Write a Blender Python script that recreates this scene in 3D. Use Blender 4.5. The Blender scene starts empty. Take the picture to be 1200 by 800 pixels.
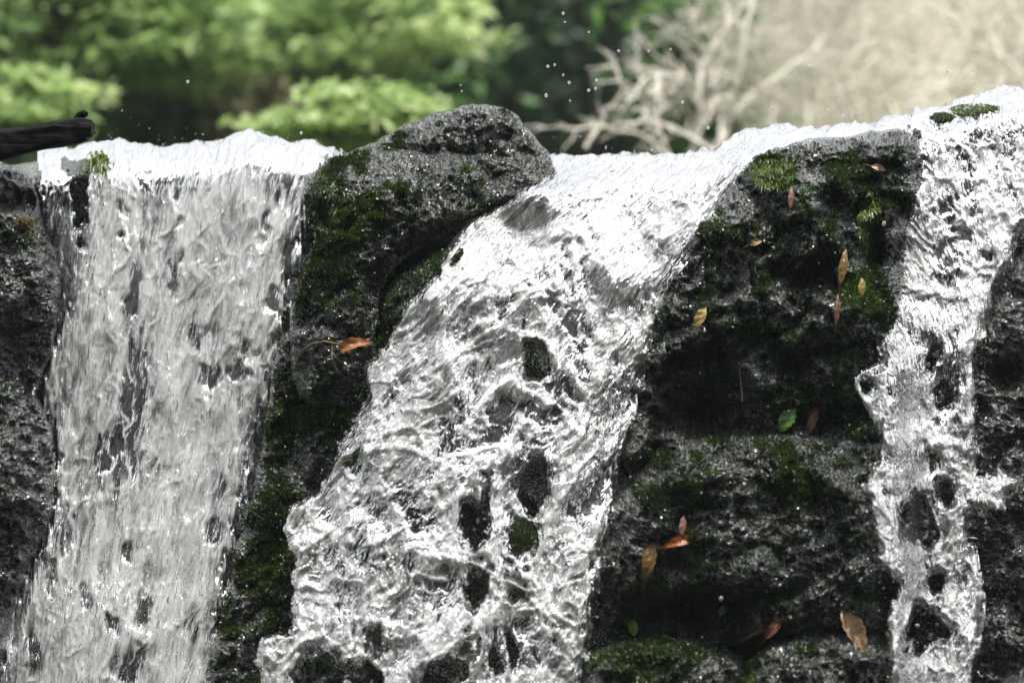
import bpy, math, random
import numpy as np
from mathutils import Vector

random.seed(7)
RNG = np.random.default_rng(11)
SC = bpy.context.scene
COL = SC.collection

# ------------------------------------------------------------------ camera, world, sun
CAM_D = 4.0                       # camera stands 4 m in front of the lip of the fall
PPM = 750.0                       # photo pixels per metre in the plane y = 0
cam_d = bpy.data.cameras.new("camera")
cam = bpy.data.objects.new("camera", cam_d)
COL.objects.link(cam)
cam.location = (0, -CAM_D, 0)
cam.rotation_euler = (math.radians(90), 0, 0)
cam_d.lens = 90.0
cam_d.sensor_width = 36.0
cam_d.clip_start = 0.05
cam_d.clip_end = 400.0
cam_d.dof.use_dof = True
cam_d.dof.focus_distance = CAM_D - 0.22
cam_d.dof.aperture_fstop = 2.8
SC.camera = cam

SUN_DIR = Vector((0.12, -0.14, 0.95)).normalized()    # towards the sun: nearly overhead, to the right
el = math.asin(SUN_DIR.z)
az = math.atan2(SUN_DIR.x, SUN_DIR.y)
world = bpy.data.worlds.new("World")
SC.world = world
world.use_nodes = True
wn = world.node_tree
for n in list(wn.nodes):
    wn.nodes.remove(n)
sky = wn.nodes.new("ShaderNodeTexSky")
sky.sky_type = 'NISHITA'
sky.sun_disc = False
sky.sun_elevation = el
sky.sun_rotation = az
sky.dust_density = 2.0
bg = wn.nodes.new("ShaderNodeBackground")
bg.inputs[1].default_value = 0.15
wo = wn.nodes.new("ShaderNodeOutputWorld")
hs = wn.nodes.new("ShaderNodeHueSaturation")
hs.inputs['Saturation'].default_value = 0.12
wn.links.new(sky.outputs[0], hs.inputs['Color'])
wn.links.new(hs.outputs[0], bg.inputs[0])
wn.links.new(bg.outputs[0], wo.inputs[0])

sun_d = bpy.data.lights.new("sun", 'SUN')
sun_d.energy = 3.5
sun_d.angle = math.radians(0.6)
sun_d.color = (1.0, 0.95, 0.88)
sun = bpy.data.objects.new("sun", sun_d)
COL.objects.link(sun)
sun.rotation_euler = (-SUN_DIR).to_track_quat('-Z', 'Y').to_euler()
sun.location = (3, 3, 9)

SC.view_settings.view_transform = 'Standard'
SC.view_settings.look = 'None'
SC.view_settings.exposure = 0.90
SC.view_settings.gamma = 1.0
SC.render.engine = 'CYCLES'
SC.cycles.use_denoising = True
SC.cycles.max_bounces = 12
SC.cycles.transparent_max_bounces = 12
SC.cycles.sample_clamp_indirect = 4.0
SC.cycles.caustics_reflective = False
SC.cycles.caustics_refractive = False

# ------------------------------------------------------------------ noise
def _hash(ix, iy, iz, seed):
    h = (ix.astype(np.uint32) * np.uint32(374761393) + iy.astype(np.uint32) * np.uint32(668265263)
         + iz.astype(np.uint32) * np.uint32(2147483647) + np.uint32((seed * 1274126177) & 0xffffffff))
    h = (h ^ (h >> np.uint32(13))) * np.uint32(1274126177)
    h = h ^ (h >> np.uint32(16))
    return h

def perlin(x, y, z=None, seed=0):
    """gradient noise, about -1..1"""
    x = np.asarray(x, dtype=np.float64); y = np.asarray(y, dtype=np.float64)
    if z is None:
        z = np.zeros_like(x) + 0.37
    x, y, z = np.broadcast_arrays(x, y, z)
    fx, fy, fz = np.floor(x), np.floor(y), np.floor(z)
    ix, iy, iz = fx.astype(np.int64), fy.astype(np.int64), fz.astype(np.int64)
    x = x - fx; y = y - fy; z = z - fz
    sx, sy, sz = [t * t * t * (t * (t * 6 - 15) + 10) for t in (x, y, z)]
    def g(dx, dy, dz):
        h = _hash((ix + dx) & 0xffffffff, (iy + dy) & 0xffffffff, (iz + dz) & 0xffffffff, seed)
        gx = ((h & np.uint32(1023)).astype(np.float64) / 511.5 - 1)
        gy = (((h >> np.uint32(10)) & np.uint32(1023)).astype(np.float64) / 511.5 - 1)
        gz = (((h >> np.uint32(20)) & np.uint32(1023)).astype(np.float64) / 511.5 - 1)
        return gx * (x - dx) + gy * (y - dy) + gz * (z - dz)
    a = g(0, 0, 0) + sx * (g(1, 0, 0) - g(0, 0, 0))
    b = g(0, 1, 0) + sx * (g(1, 1, 0) - g(0, 1, 0))
    c = g(0, 0, 1) + sx * (g(1, 0, 1) - g(0, 0, 1))
    d = g(0, 1, 1) + sx * (g(1, 1, 1) - g(0, 1, 1))
    ab = a + sy * (b - a); cd = c + sy * (d - c)
    return (ab + sz * (cd - ab)) * 1.5

def fbm(x, y, z=None, seed=0, octv=3, gain=0.5):
    s = 0; a = 1.0; k = 1.0
    for i in range(octv):
        s = s + a * perlin(np.asarray(x) * k, np.asarray(y) * k, None if z is None else np.asarray(z) * k, seed + 17 * i)
        a *= gain; k *= 2.03
    return s

def ridge(x, y, z=None, seed=0):
    return np.clip(1 - np.abs(perlin(x, y, z, seed)) * 1.6, 0, 1)

def sstep(a, b, x):
    t = np.clip((x - a) / (b - a), 0, 1)
    return t * t * (3 - 2 * t)

# ------------------------------------------------------------------ photo-plane coordinates -> world
def world_pt(px, py, y):
    k = (CAM_D + y) / CAM_D / PPM
    return (px - 600.0) * k, y, (400.0 - py) * k

CREST = np.array([(-260, 186), (0, 183), (45, 180), (100, 174), (130, 169), (180, 172), (250, 169), (275, 161), (295, 156),
                  (330, 165), (380, 174), (450, 176), (560, 182), (640, 184), (700, 186), (770, 184), (800, 183), (830, 180),
                  (850, 169), (870, 157), (900, 150), (960, 150), (1010, 147), (1040, 140), (1065, 134), (1110, 127),
                  (1150, 113), (1200, 107), (1460, 98)], float)
def crest(px):
    w = 3.0 * perlin(np.asarray(px) / 26.0, 0.2 + 0 * np.asarray(px), seed=5) + 1.6 * perlin(np.asarray(px) / 9.0, 0.7 + 0 * np.asarray(px), seed=6)
    return np.interp(px, CREST[:, 0], CREST[:, 1]) + w

LIP_R, LIP_T = 0.11, math.radians(73)
LIP_Y = np.array([(-260, 0.10), (0, 0.10), (200, 0.12), (380, 0.10), (560, 0.02), (640, 0.0), (760, 0.0), (900, -0.02), (1060, 0.02), (1460, 0.04)], float)
def lip_y(px):
    return np.interp(px, LIP_Y[:, 0], LIP_Y[:, 1])
def forward(d):
    d = np.maximum(d, 0)
    d0 = LIP_R * (1 - math.cos(LIP_T))
    arc = np.sqrt(np.maximum(2 * LIP_R * np.minimum(d, d0) - np.minimum(d, d0) ** 2, 0))
    return arc + np.maximum(d - d0, 0) / math.tan(LIP_T)
def arclen(d):
    d = np.maximum(d, 0)
    d0 = LIP_R * (1 - math.cos(LIP_T))
    return LIP_R * np.arccos(np.clip(1 - np.minimum(d, d0) / LIP_R, -1, 1)) + np.maximum(d - d0, 0) / math.sin(LIP_T)
def base_y(px, py):
    return lip_y(px) - forward((py - crest(px)) / PPM)

# ------------------------------------------------------------------ outlines
def smooth_poly(pts, it=2):
    p = np.array(pts, float)
    for _ in range(it):
        q = np.roll(p, -1, 0)
        p = np.stack([p * .75 + q * .25, p * .25 + q * .75], 1).reshape(-1, 2)
    return p

def poly_sdf(px, py, poly):
    """signed distance in photo px, positive inside"""
    d2 = np.full(px.shape, 1e18); ins = np.zeros(px.shape, bool)
    a = poly; b = np.roll(poly, -1, 0)
    for (ax, ay), (bx, by) in zip(a, b):
        ex, ey = bx - ax, by - ay
        l2 = ex * ex + ey * ey + 1e-9
        t = np.clip(((px - ax) * ex + (py - ay) * ey) / l2, 0, 1)
        d2 = np.minimum(d2, (px - ax - t * ex) ** 2 + (py - ay - t * ey) ** 2)
        c = (ay > py) != (by > py)
        if c.any():
            xi = ax + (py - ay) * ex / (ey if abs(ey) > 1e-9 else 1e-9)
            ins ^= c & (px < xi)
    return np.where(ins, 1, -1) * np.sqrt(d2)

def smooth_line(pts, it=2):
    p = np.array(pts, float)
    for _ in range(it):
        q = np.stack([p[:-1] * .75 + p[1:] * .25, p[:-1] * .25 + p[1:] * .75], 1).reshape(-1, 2)
        p = np.concatenate([p[:1], q, p[-1:]])
    return p

def line_d2(px, py, line):
    d2 = np.full(px.shape, 1e6)
    lo = line.min(0) - 40; hi = line.max(0) + 40
    m = (px > lo[0]) & (px < hi[0]) & (py > lo[1]) & (py < hi[1])
    if not m.any(): return d2
    x, y = px[m], py[m]; best = np.full(x.shape, 1e6)
    for (ax, ay), (bx, by) in zip(line[:-1], line[1:]):
        ex, ey = bx - ax, by - ay
        t = np.clip(((x - ax) * ex + (y - ay) * ey) / (ex * ex + ey * ey + 1e-9), 0, 1)
        best = np.minimum(best, (x - ax - t * ex) ** 2 + (y - ay - t * ey) ** 2)
    d2[m] = best
    return d2

def ell(px, py, cx, cy, rx, ry, ang=0):
    """<1 inside"""
    a = math.radians(ang); ca, sa = math.cos(a), math.sin(a)
    x = (px - cx) * ca + (py - cy) * sa
    y = -(px - cx) * sa + (py - cy) * ca
    return np.sqrt((x / rx) ** 2 + (y / ry) ** 2)

# ------------------------------------------------------------------ mesh helpers
def mesh_np(name, V, F, mat, attrs=None, uv=None, smooth=True):
    """V (n,3); F (m,3 or 4) int"""
    V = np.asarray(V, np.float32); F = np.asarray(F, np.int32)
    me = bpy.data.meshes.new(name)
    k = F.shape[1]
    me.vertices.add(len(V)); me.vertices.foreach_set("co", V.ravel())
    me.loops.add(F.size); me.loops.foreach_set("vertex_index", F.ravel())
    me.polygons.add(len(F)); me.polygons.foreach_set("loop_start", np.arange(len(F), dtype=np.int32) * k)
    me.polygons.foreach_set("loop_total", np.full(len(F), k, np.int32))
    me.polygons.foreach_set("use_smooth", np.full(len(F), smooth, bool))
    me.update(calc_edges=True)
    for an, av in (attrs or {}).items():
        at = me.attributes.new(an, 'FLOAT', 'POINT')
        at.data.foreach_set("value", np.asarray(av, np.float32))
    if uv is not None:
        ul = me.uv_layers.new(name="flow")
        ul.data.foreach_set("uv", np.asarray(uv, np.float32)[F.ravel()].ravel())
    me.validate()
    if mat: me.materials.append(mat)
    return me

def link(name, me, parent=None, label=None, cat=None, group=None, kind=None):
    o = bpy.data.objects.new(name, me)
    COL.objects.link(o)
    if parent: o.parent = parent
    if label: o["label"] = label
    if cat: o["category"] = cat
    if group: o["group"] = group
    if kind: o["kind"] = kind
    return o

def grid_faces(nr, nc, keep=None):
    i = np.arange(nr * nc).reshape(nr, nc)
    q = np.stack([i[:-1, :-1], i[1:, :-1], i[1:, 1:], i[:-1, 1:]], -1)
    if keep is not None: q = q[keep]
    return q.reshape(-1, 4)

def compact(V, F, *per_vert):
    used = np.unique(F)
    m = np.full(len(V), -1, np.int64); m[used] = np.arange(len(used))
    return (V[used], m[F]) + tuple(a[used] for a in per_vert)

class Tubes:
    """collects tapered tubes into one mesh"""
    def __init__(s): s.V = []; s.F = []; s.n = 0
    def add(s, pts, rad, seg=6, cap=True):
        pts = [Vector(p) for p in pts]
        n = len(pts); rings = []
        up = Vector((0.31, 0.17, 0.93))
        for i, p in enumerate(pts):
            t = (pts[min(i + 1, n - 1)] - pts[max(i - 1, 0)]).normalized()
            a = t.cross(up)
            if a.length < 1e-3: a = t.cross(Vector((1, 0, 0)))
            a.normalize(); b = t.cross(a)
            r = rad[i]
            for k in range(seg):
                w = 2 * math.pi * k / seg
                q = p + (a * math.cos(w) + b * math.sin(w)) * r
                s.V.append(q[:])
        for i in range(n - 1):
            for k in range(seg):
                k2 = (k + 1) % seg
                s.F.append((s.n + i * seg + k, s.n + i * seg + k2, s.n + (i + 1) * seg + k2, s.n + (i + 1) * seg + k))
        if cap:
            for e, (base, ring) in enumerate(((pts[0], 0), (pts[-1], n - 1))):
                c = len(s.V); s.V.append(base[:])
                for k in range(seg):
                    k2 = (k + 1) % seg
                    s.F.append((c, s.n + ring * seg + k, s.n + ring * seg + k2, s.n + ring * seg + k2))
        s.n = len(s.V)
    def mesh(s, name, mat):
        me = bpy.data.meshes.new(name)
        me.from_pydata(s.V, [], [tuple(dict.fromkeys(f)) for f in s.F])
        me.polygons.foreach_set("use_smooth", [True] * len(me.polygons))
        me.materials.append(mat); me.update()
        return me

# ------------------------------------------------------------------ materials
def new_mat(name):
    m = bpy.data.materials.new(name); m.use_nodes = True
    nt = m.node_tree
    for n in list(nt.nodes): nt.nodes.remove(n)
    out = nt.nodes.new("ShaderNodeOutputMaterial")
    def N(t, **kw):
        n = nt.nodes.new("ShaderNode" + t)
        for k, v in kw.items(): setattr(n, k, v)
        return n
    def L(a, b): nt.links.new(a, b)
    return m, N, L, out

def val(L, sock, v):
    if hasattr(v, "is_output"): L(v, sock)
    else: sock.default_value = v

def ramp(N, L, src, stops):
    r = N("ValToRGB")
    e = r.color_ramp.elements
    while len(e) < len(stops): e.new(0.5)
    for i, (p, c) in enumerate(stops):
        e[i].position = p
        e[i].color = (c, c, c, 1) if not isinstance(c, tuple) else (*c, 1)
    L(src, r.inputs[0])
    return r.outputs[0]

def math_n(N, L, op, a, b=None, clamp=False):
    m = N("Math", operation=op, use_clamp=clamp)
    val(L, m.inputs[0], a)
    if b is not None: val(L, m.inputs[1], b)
    return m.outputs[0]

def mix_c(N, L, f, a, b):
    m = N("Mix", data_type='RGBA')
    val(L, m.inputs[0], f)
    for s, v in ((m.inputs[6], a), (m.inputs[7], b)):
        if isinstance(v, tuple): s.default_value = (*v, 1)
        else: L(v, s)
    return m.outputs[2]

def rock_material(name, dark, mid, pale, green, rough=(0.16, 0.42), bump=0.9, moss_amt=0.5):
    m, N, L, out = new_mat(name)
    tc = N("TexCoord"); P = tc.outputs['Object']
    n1 = N("TexNoise"); n1.inputs['Scale'].default_value = 9; n1.inputs['Detail'].default_value = 6; L(P, n1.inputs[0])
    n2 = N("TexNoise"); n2.inputs['Scale'].default_value = 70; n2.inputs['Detail'].default_value = 6; n2.inputs['Roughness'].default_value = .65; L(P, n2.inputs[0])
    n3 = N("TexNoise"); n3.inputs['Scale'].default_value = 230; n3.inputs['Detail'].default_value = 4; L(P, n3.inputs[0])
    vo = N("TexVoronoi"); vo.inputs['Scale'].default_value = 170; L(P, vo.inputs[0])
    c1 = mix_c(N, L, ramp(N, L, n1.outputs[0], [(.38, 0.0), (.62, 1.0)]), dark, mid)
    c2 = mix_c(N, L, ramp(N, L, n2.outputs[0], [(.50, 0.0), (.70, 1.0)]), c1, pale)
    n4 = N("TexNoise"); n4.inputs['Scale'].default_value = 22; n4.inputs['Detail'].default_value = 5; n4.inputs['Distortion'].default_value = 1.0; L(P, n4.inputs[0])
    c2 = mix_c(N, L, ramp(N, L, n4.outputs[0], [(.50, 0.0), (.66, .75)]), c2, (.034, .027, .015))
    c2 = mix_c(N, L, ramp(N, L, n4.outputs[0], [(.30, .8), (.44, 0.0)]), c2, (.016, .028, .020))
    at = N("Attribute", attribute_name="moss")
    mf = math_n(N, L, 'MULTIPLY', at.outputs['Fac'], ramp(N, L, n2.outputs[0], [(.30, 1.0), (.62, .25)]))
    c3 = mix_c(N, L, mf, c2, green)
    p = N("BsdfPrincipled")
    L(c3, p.inputs['Base Color'])
    rr = N("MapRange"); L(n2.outputs[0], rr.inputs[0]); rr.inputs[1].default_value = .35; rr.inputs[2].default_value = .65
    rr.inputs[3].default_value, rr.inputs[4].default_value = rough
    L(rr.outputs[0], p.inputs['Roughness'])
    p.inputs['Specular IOR Level'].default_value = 0.75
    p.inputs['Coat Weight'].default_value = 1.0; p.inputs['Coat Roughness'].default_value = .11; p.inputs['Coat IOR'].default_value = 1.6
    b1 = N("Bump"); b1.inputs['Strength'].default_value = bump; b1.inputs['Distance'].default_value = .006; L(n2.outputs[0], b1.inputs['Height'])
    b2 = N("Bump"); b2.inputs['Strength'].default_value = bump; b2.inputs['Distance'].default_value = .0070; L(vo.outputs[0], b2.inputs['Height']); L(b1.outputs[0], b2.inputs['Normal'])
    b3 = N("Bump"); b3.inputs['Strength'].default_value = bump * .8; b3.inputs['Distance'].default_value = .003; L(n3.outputs[0], b3.inputs['Height']); L(b2.outputs[0], b3.inputs['Normal'])
    L(b3.outputs[0], p.inputs['Normal']); L(b3.outputs[0], p.inputs['Coat Normal'])
    L(p.outputs[0], out.inputs[0])
    return m

M_ROCK = rock_material("wet_dark_rock", (.004, .0055, .0065), (.010, .0135, .0145), (.034, .040, .041), (.026, .046, .013), rough=(.07, .27))
M_BOULDER = rock_material("wet_grey_rock", (.008, .0095, .0105), (.022, .025, .026), (.080, .082, .080), (.032, .054, .016), rough=(.12, .38))
M_LEDGE = rock_material("wet_mossy_rock", (.006, .0085, .008), (.014, .019, .016), (.045, .052, .045), (.030, .054, .014), rough=(.08, .28))

def leaf_material(name, cols, rough=.45, trans=.35, vein=False):
    m, N, L, out = new_mat(name)
    at = N("Attribute", attribute_name="tint")
    c = ramp(N, L, at.outputs['Fac'], cols)
    p = N("BsdfPrincipled"); L(c, p.inputs['Base Color']); p.inputs['Roughness'].default_value = rough
    tr = N("BsdfTranslucent"); L(c, tr.inputs[0])
    mx = N("MixShader"); mx.inputs[0].default_value = trans
    L(p.outputs[0], mx.inputs[1]); L(tr.outputs[0], mx.inputs[2]); L(mx.outputs[0], out.inputs[0])
    return m

M_MOSS = leaf_material("wet_moss", [(0, (.010, .017, .007)), (.5, (.036, .064, .012)), (.85, (.09, .15, .02)), (1, (.19, .27, .04))], rough=.2)

def plain_mat(name, c1, c2, scale=40, rough=.5, bump=.3, spec=.5, trans=0):
    m, N, L, out = new_mat(name)
    tc = N("TexCoord")
    n = N("TexNoise"); n.inputs['Scale'].default_value = scale; n.inputs['Detail'].default_value = 6; L(tc.outputs['Object'], n.inputs[0])
    c = mix_c(N, L, ramp(N, L, n.outputs[0], [(.35, 0.0), (.65, 1.0)]), c1, c2)
    p = N("BsdfPrincipled"); L(c, p.inputs['Base Color']); p.inputs['Roughness'].default_value = rough
    p.inputs['Specular IOR Level'].default_value = spec
    b = N("Bump"); b.inputs['Strength'].default_value = bump; b.inputs['Distance'].default_value = .01; L(n.outputs[0], b.inputs['Height']); L(b.outputs[0], p.inputs['Normal'])
    if trans:
        tr = N("BsdfTranslucent"); L(c, tr.inputs[0])
        mx = N("MixShader"); mx.inputs[0].default_value = trans
        L(p.outputs[0], mx.inputs[1]); L(tr.outputs[0], mx.inputs[2]); L(mx.outputs[0], out.inputs[0])
    else:
        L(p.outputs[0], out.inputs[0])
    return m

def water_material():
    m, N, L, out = new_mat("aerated_water")
    uv = N("UVMap", uv_map="flow")
    at = N("Attribute", attribute_name="foam")
    # fine filaments along the flow, in flow coordinates (1 unit = 100 px = 13 cm)
    mp = N("Mapping"); mp.inputs['Scale'].default_value = (9, 3.2, 1); L(uv.outputs[0], mp.inputs[0])
    n1 = N("TexNoise"); n1.inputs['Scale'].default_value = 1; n1.inputs['Detail'].default_value = 2; n1.inputs['Roughness'].default_value = .5; n1.inputs['Distortion'].default_value = 1.4; L(mp.outputs[0], n1.inputs[0])
    mp2 = N("Mapping"); mp2.inputs['Scale'].default_value = (24, 11, 1); L(uv.outputs[0], mp2.inputs[0])
    n2 = N("TexNoise"); n2.inputs['Scale'].default_value = 1; n2.inputs['Detail'].default_value = 1; n2.inputs['Distortion'].default_value = 1.0; L(mp2.outputs[0], n2.inputs[0])
    d1 = math_n(N, L, 'SUBTRACT', n1.outputs[0], .5)
    d2 = math_n(N, L, 'SUBTRACT', n2.outputs[0], .5)
    f = math_n(N, L, 'ADD', at.outputs['Fac'], math_n(N, L, 'MULTIPLY', d1, .8))
    f = math_n(N, L, 'ADD', f, math_n(N, L, 'MULTIPLY', d2, .4))
    fac = ramp(N, L, f, [(.06, 0.02), (.34, .24), (.62, .62), (1.0, 0.97)])
    b1 = N("Bump"); b1.inputs['Strength'].default_value = 1; b1.inputs['Distance'].default_value = .012; L(n1.outputs[0], b1.inputs['Height'])
    b2 = N("Bump"); b2.inputs['Strength'].default_value = 1; b2.inputs['Distance'].default_value = .0045; L(n2.outputs[0], b2.inputs['Height']); L(b1.outputs[0], b2.inputs['Normal'])
    nor = b2.outputs[0]
    calm = N("MapRange"); L(at.outputs['Fac'], calm.inputs[0]); calm.inputs[1].default_value = -.7; calm.inputs[2].default_value = .25; calm.inputs[3].default_value = .22; calm.inputs[4].default_value = 1.0
    L(calm.outputs[0], b1.inputs['Strength']); L(calm.outputs[0], b2.inputs['Strength'])
    b0 = N("Bump"); b0.inputs['Strength'].default_value = .6; b0.inputs['Distance'].default_value = .006; L(n1.outputs[0], b0.inputs['Height']); soft = b0.outputs[0]
    tr = N("BsdfTransparent"); tr.inputs[0].default_value = (.80, .86, .84, 1)
    gl = N("BsdfGlossy"); gl.inputs['Roughness'].default_value = .085; gl.inputs[0].default_value = (1, 1, 1, 1); L(nor, gl.inputs['Normal'])
    fr = N("Fresnel"); fr.inputs[0].default_value = 1.38; L(nor, fr.inputs['Normal'])
    rf = N("BsdfRefraction"); rf.inputs['IOR'].default_value = 1.33; rf.inputs['Roughness'].default_value = .02; rf.inputs[0].default_value = (.93, .96, .95, 1); L(nor, rf.inputs['Normal'])
    trf = N("MixShader"); trf.inputs[0].default_value = .55; L(tr.outputs[0], trf.inputs[1]); L(rf.outputs[0], trf.inputs[2])
    clear = N("MixShader"); L(fr.outputs[0], clear.inputs[0]); L(trf.outputs[0], clear.inputs[1]); L(gl.outputs[0], clear.inputs[2])
    di = N("BsdfDiffuse"); di.inputs[0].default_value = (.80, .805, .80, 1); L(soft, di.inputs['Normal'])  # white stands for bubbles and, as painted light, for sun glints
    tl = N("BsdfTranslucent"); tl.inputs[0].default_value = (.82, .83, .83, 1); L(soft, tl.inputs['Normal'])
    wh = N("MixShader"); wh.inputs[0].default_value = .52; L(di.outputs[0], wh.inputs[1]); L(tl.outputs[0], wh.inputs[2])
    whg = N("MixShader"); L(math_n(N, L, "MULTIPLY", fr.outputs[0], .95), whg.inputs[0]); L(wh.outputs[0], whg.inputs[1]); L(gl.outputs[0], whg.inputs[2])
    mx = N("MixShader"); L(fac, mx.inputs[0]); L(clear.outputs[0], mx.inputs[1]); L(whg.outputs[0], mx.inputs[2])
    L(mx.outputs[0], out.inputs[0])
    return m
M_WATER = water_material()

def drop_material():
    m, N, L, out = new_mat("clear_water_drop")
    p = N("BsdfPrincipled"); p.inputs['Base Color'].default_value = (1, 1, 1, 1)
    p.inputs['Roughness'].default_value = .02; p.inputs['IOR'].default_value = 1.33; p.inputs['Transmission Weight'].default_value = .75
    L(p.outputs[0], out.inputs[0]); return m
M_DROP = drop_material()

# ------------------------------------------------------------------ ground behind and below
def ground_z(x, y):
    return (0.12 + np.clip(y - 1.3, 0, 10) * .05 + np.clip(y - 11, 0, 18) * .38 + .06 * fbm(np.asarray(x) * .5, np.asarray(y) * .5, seed=3) * np.clip((y - 1) * .3, 0, 1))

def ground():
    n = 90
    xs = np.sign(np.linspace(-1, 1, n)) * np.abs(np.linspace(-1, 1, n)) ** 2.2 * 160
    t = np.linspace(0, 1, n); ys = 0.55 + t ** 2.4 * 170
    X, Y = np.meshgrid(xs, ys)
    Z = ground_z(X, Y)
    V = np.stack([X, Y, Z], -1).reshape(-1, 3)
    me = mesh_np("ground", V, grid_faces(n, n)[:, ::-1], plain_mat("forest_floor", (.045, .065, .022), (.09, .10, .045), 1.2, .9, .6, .2))
    link("ground", me, kind="structure")
    # stream bed below the fall; unseen slopes behind the camera added to block low sky
    ys2 = -(t ** 2.2) * 170 - .25
    X, Y = np.meshgrid(xs, ys2)
    Z = -1.02 + 0.05 * fbm(X * 2, Y * 2, seed=8) + np.clip(-Y - 5.5, 0, 12) * .75 + np.clip(np.abs(X) - 7, 0, 8) * .5 * sstep(-.5, -3, Y)
    me = mesh_np("stream_bed_sky_block", np.stack([X, Y, Z], -1).reshape(-1, 3), grid_faces(n, n), plain_mat("bed_and_sky_block_ground", (.012, .018, .010), (.04, .045, .03), 3, .9, .8, .2))
    link("stream_bed_sky_block", me, kind="structure")
ground()

# ------------------------------------------------------------------ rock builder
def moss_noise(px, py, seed):
    return fbm(px / 60.0, py / 75.0, seed=seed, octv=3)

ROCKS = []       # (sdf poly, y function) for placing leaves later
def rock(name, poly, H, w, mat, label, seed, amp=1.0, lift=0.0, Hb=.16, cell=1.7, moss=(0.0, 0.6), moss_spots=(), blades=0, crag=1.0, shift=None, jitter=4.0, dents=()):
    poly = smooth_poly(poly, 2)
    x0, y0 = poly.min(0) - 8; x1, y1 = poly.max(0) + 8
    nc = int((x1 - x0) / cell) + 1; nr = int((y1 - y0) / cell) + 1
    PX, PY = np.meshgrid(np.linspace(x0, x1, nc), np.linspace(y0, y1, nr))
    def sf(a, b):
        return poly_sdf(a, b, poly) + jitter * fbm(a / 24., b / 24., seed=seed + 40, octv=3)
    S = sf(PX, PY)
    e = .5
    gx = (sf(PX + e, PY) - S) / e; gy = (sf(PX, PY + e) - S) / e
    gl = np.sqrt(gx ** 2 + gy ** 2) + 1e-6
    near = S < .75 * cell
    st = np.where(near, np.clip(S, -2.5 * cell, cell) / gl, 0)
    QX = PX - st * gx / gl; QY = PY - st * gy / gl
    D = np.maximum(np.where(near, 0, S), 0)
    prof = np.sqrt(np.maximum(1 - (1 - np.clip(D / w, 0, 1)) ** 2, 0))
    fade = sstep(0, 10, D)
    B = base_y(QX, QY) if shift is None else base_y(QX, QY) + shift(QX, QY)
    def yfun(a, b, pr, fd):
        zz = base_y(a, b) if shift is None else base_y(a, b) + shift(a, b)
        wx = a + 14 * perlin(a / 40., b / 40., seed=seed + 1); wy = b + 14 * perlin(a / 40., b / 40., seed=seed + 2)
        c1 = np.abs(perlin(wx / 75., wy / 60., seed=seed)) * 2 - .45         # billowy lumps
        c2 = np.abs(perlin(wx / 30., wy / 26., seed=seed + 3)) * 2 - .45
        c3 = fbm(a / 13., b / 12., seed=seed + 5, octv=2)
        c4 = fbm(a / 5.0, b / 4.2, seed=seed + 7, octv=1)
        c5 = .5 - np.abs(perlin(wx / 9., wy / 8., seed=seed + 8)) * 1.6
        y = zz - lift - H * pr
        y = y - fd * amp * (crag * .030 * c1 + crag * .013 * c2 + .0105 * c3 + .0055 * c4 + .0095 * c5)
        for (cx, cy, rx, ry, an, dep) in dents:
            y = y + dep * np.exp(-(ell(a, b, cx, cy, rx, ry, an) ** 2) * 1.2) * fd
        return y
    Yf = yfun(QX, QY, prof, fade)
    # moss coverage 0..1
    mo = moss_noise(QX, QY, seed + 9) * .9 + moss[0]
    for (cx, cy, rx, ry, an, st_) in moss_spots:
        mo = mo + st_ * np.exp(-(ell(QX, QY, cx, cy, rx, ry, an) ** 2) * 1.1)
    mo = sstep(0.0, moss[1], mo + .55 * fbm(QX / 22., QY / 18., seed=seed + 13, octv=2))
    keep = (S[:-1, :-1] > -.75 * cell) & (S[1:, :-1] > -.75 * cell) & (S[1:, 1:] > -.75 * cell) & (S[:-1, 1:] > -.75 * cell)
    x, y, z = world_pt(QX, QY, Yf)
    Vf = np.stack([x, y, z], -1).reshape(-1, 3)
    Yb = (B - lift) + Hb * prof + fade * .02 * perlin(QX / 50., QY / 50., seed=seed + 11)
    xb, yb, zb = world_pt(QX, QY, np.where(near, Yf, Yb))
    Vb = np.stack([xb, yb, zb], -1).reshape(-1, 3)
    Ff = grid_faces(nr, nc, keep)
    V = np.concatenate([Vf, Vb]); F = np.concatenate([Ff, Ff[:, ::-1] + len(Vf)])
    V, F, mo2 = compact(V, F, np.concatenate([mo.ravel(), mo.ravel()]))
    o = link(name, mesh_np(name, V, F, mat, {"moss": mo2}), label=label, cat="rock")
    if blades:
        scatter_moss(o, Vf.reshape(nr, nc, 3), mo, S > 2, blades, seed)
    ROCKS.append((name, x0, y0, cell, Yf, S, QX, QY))
    return o

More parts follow.
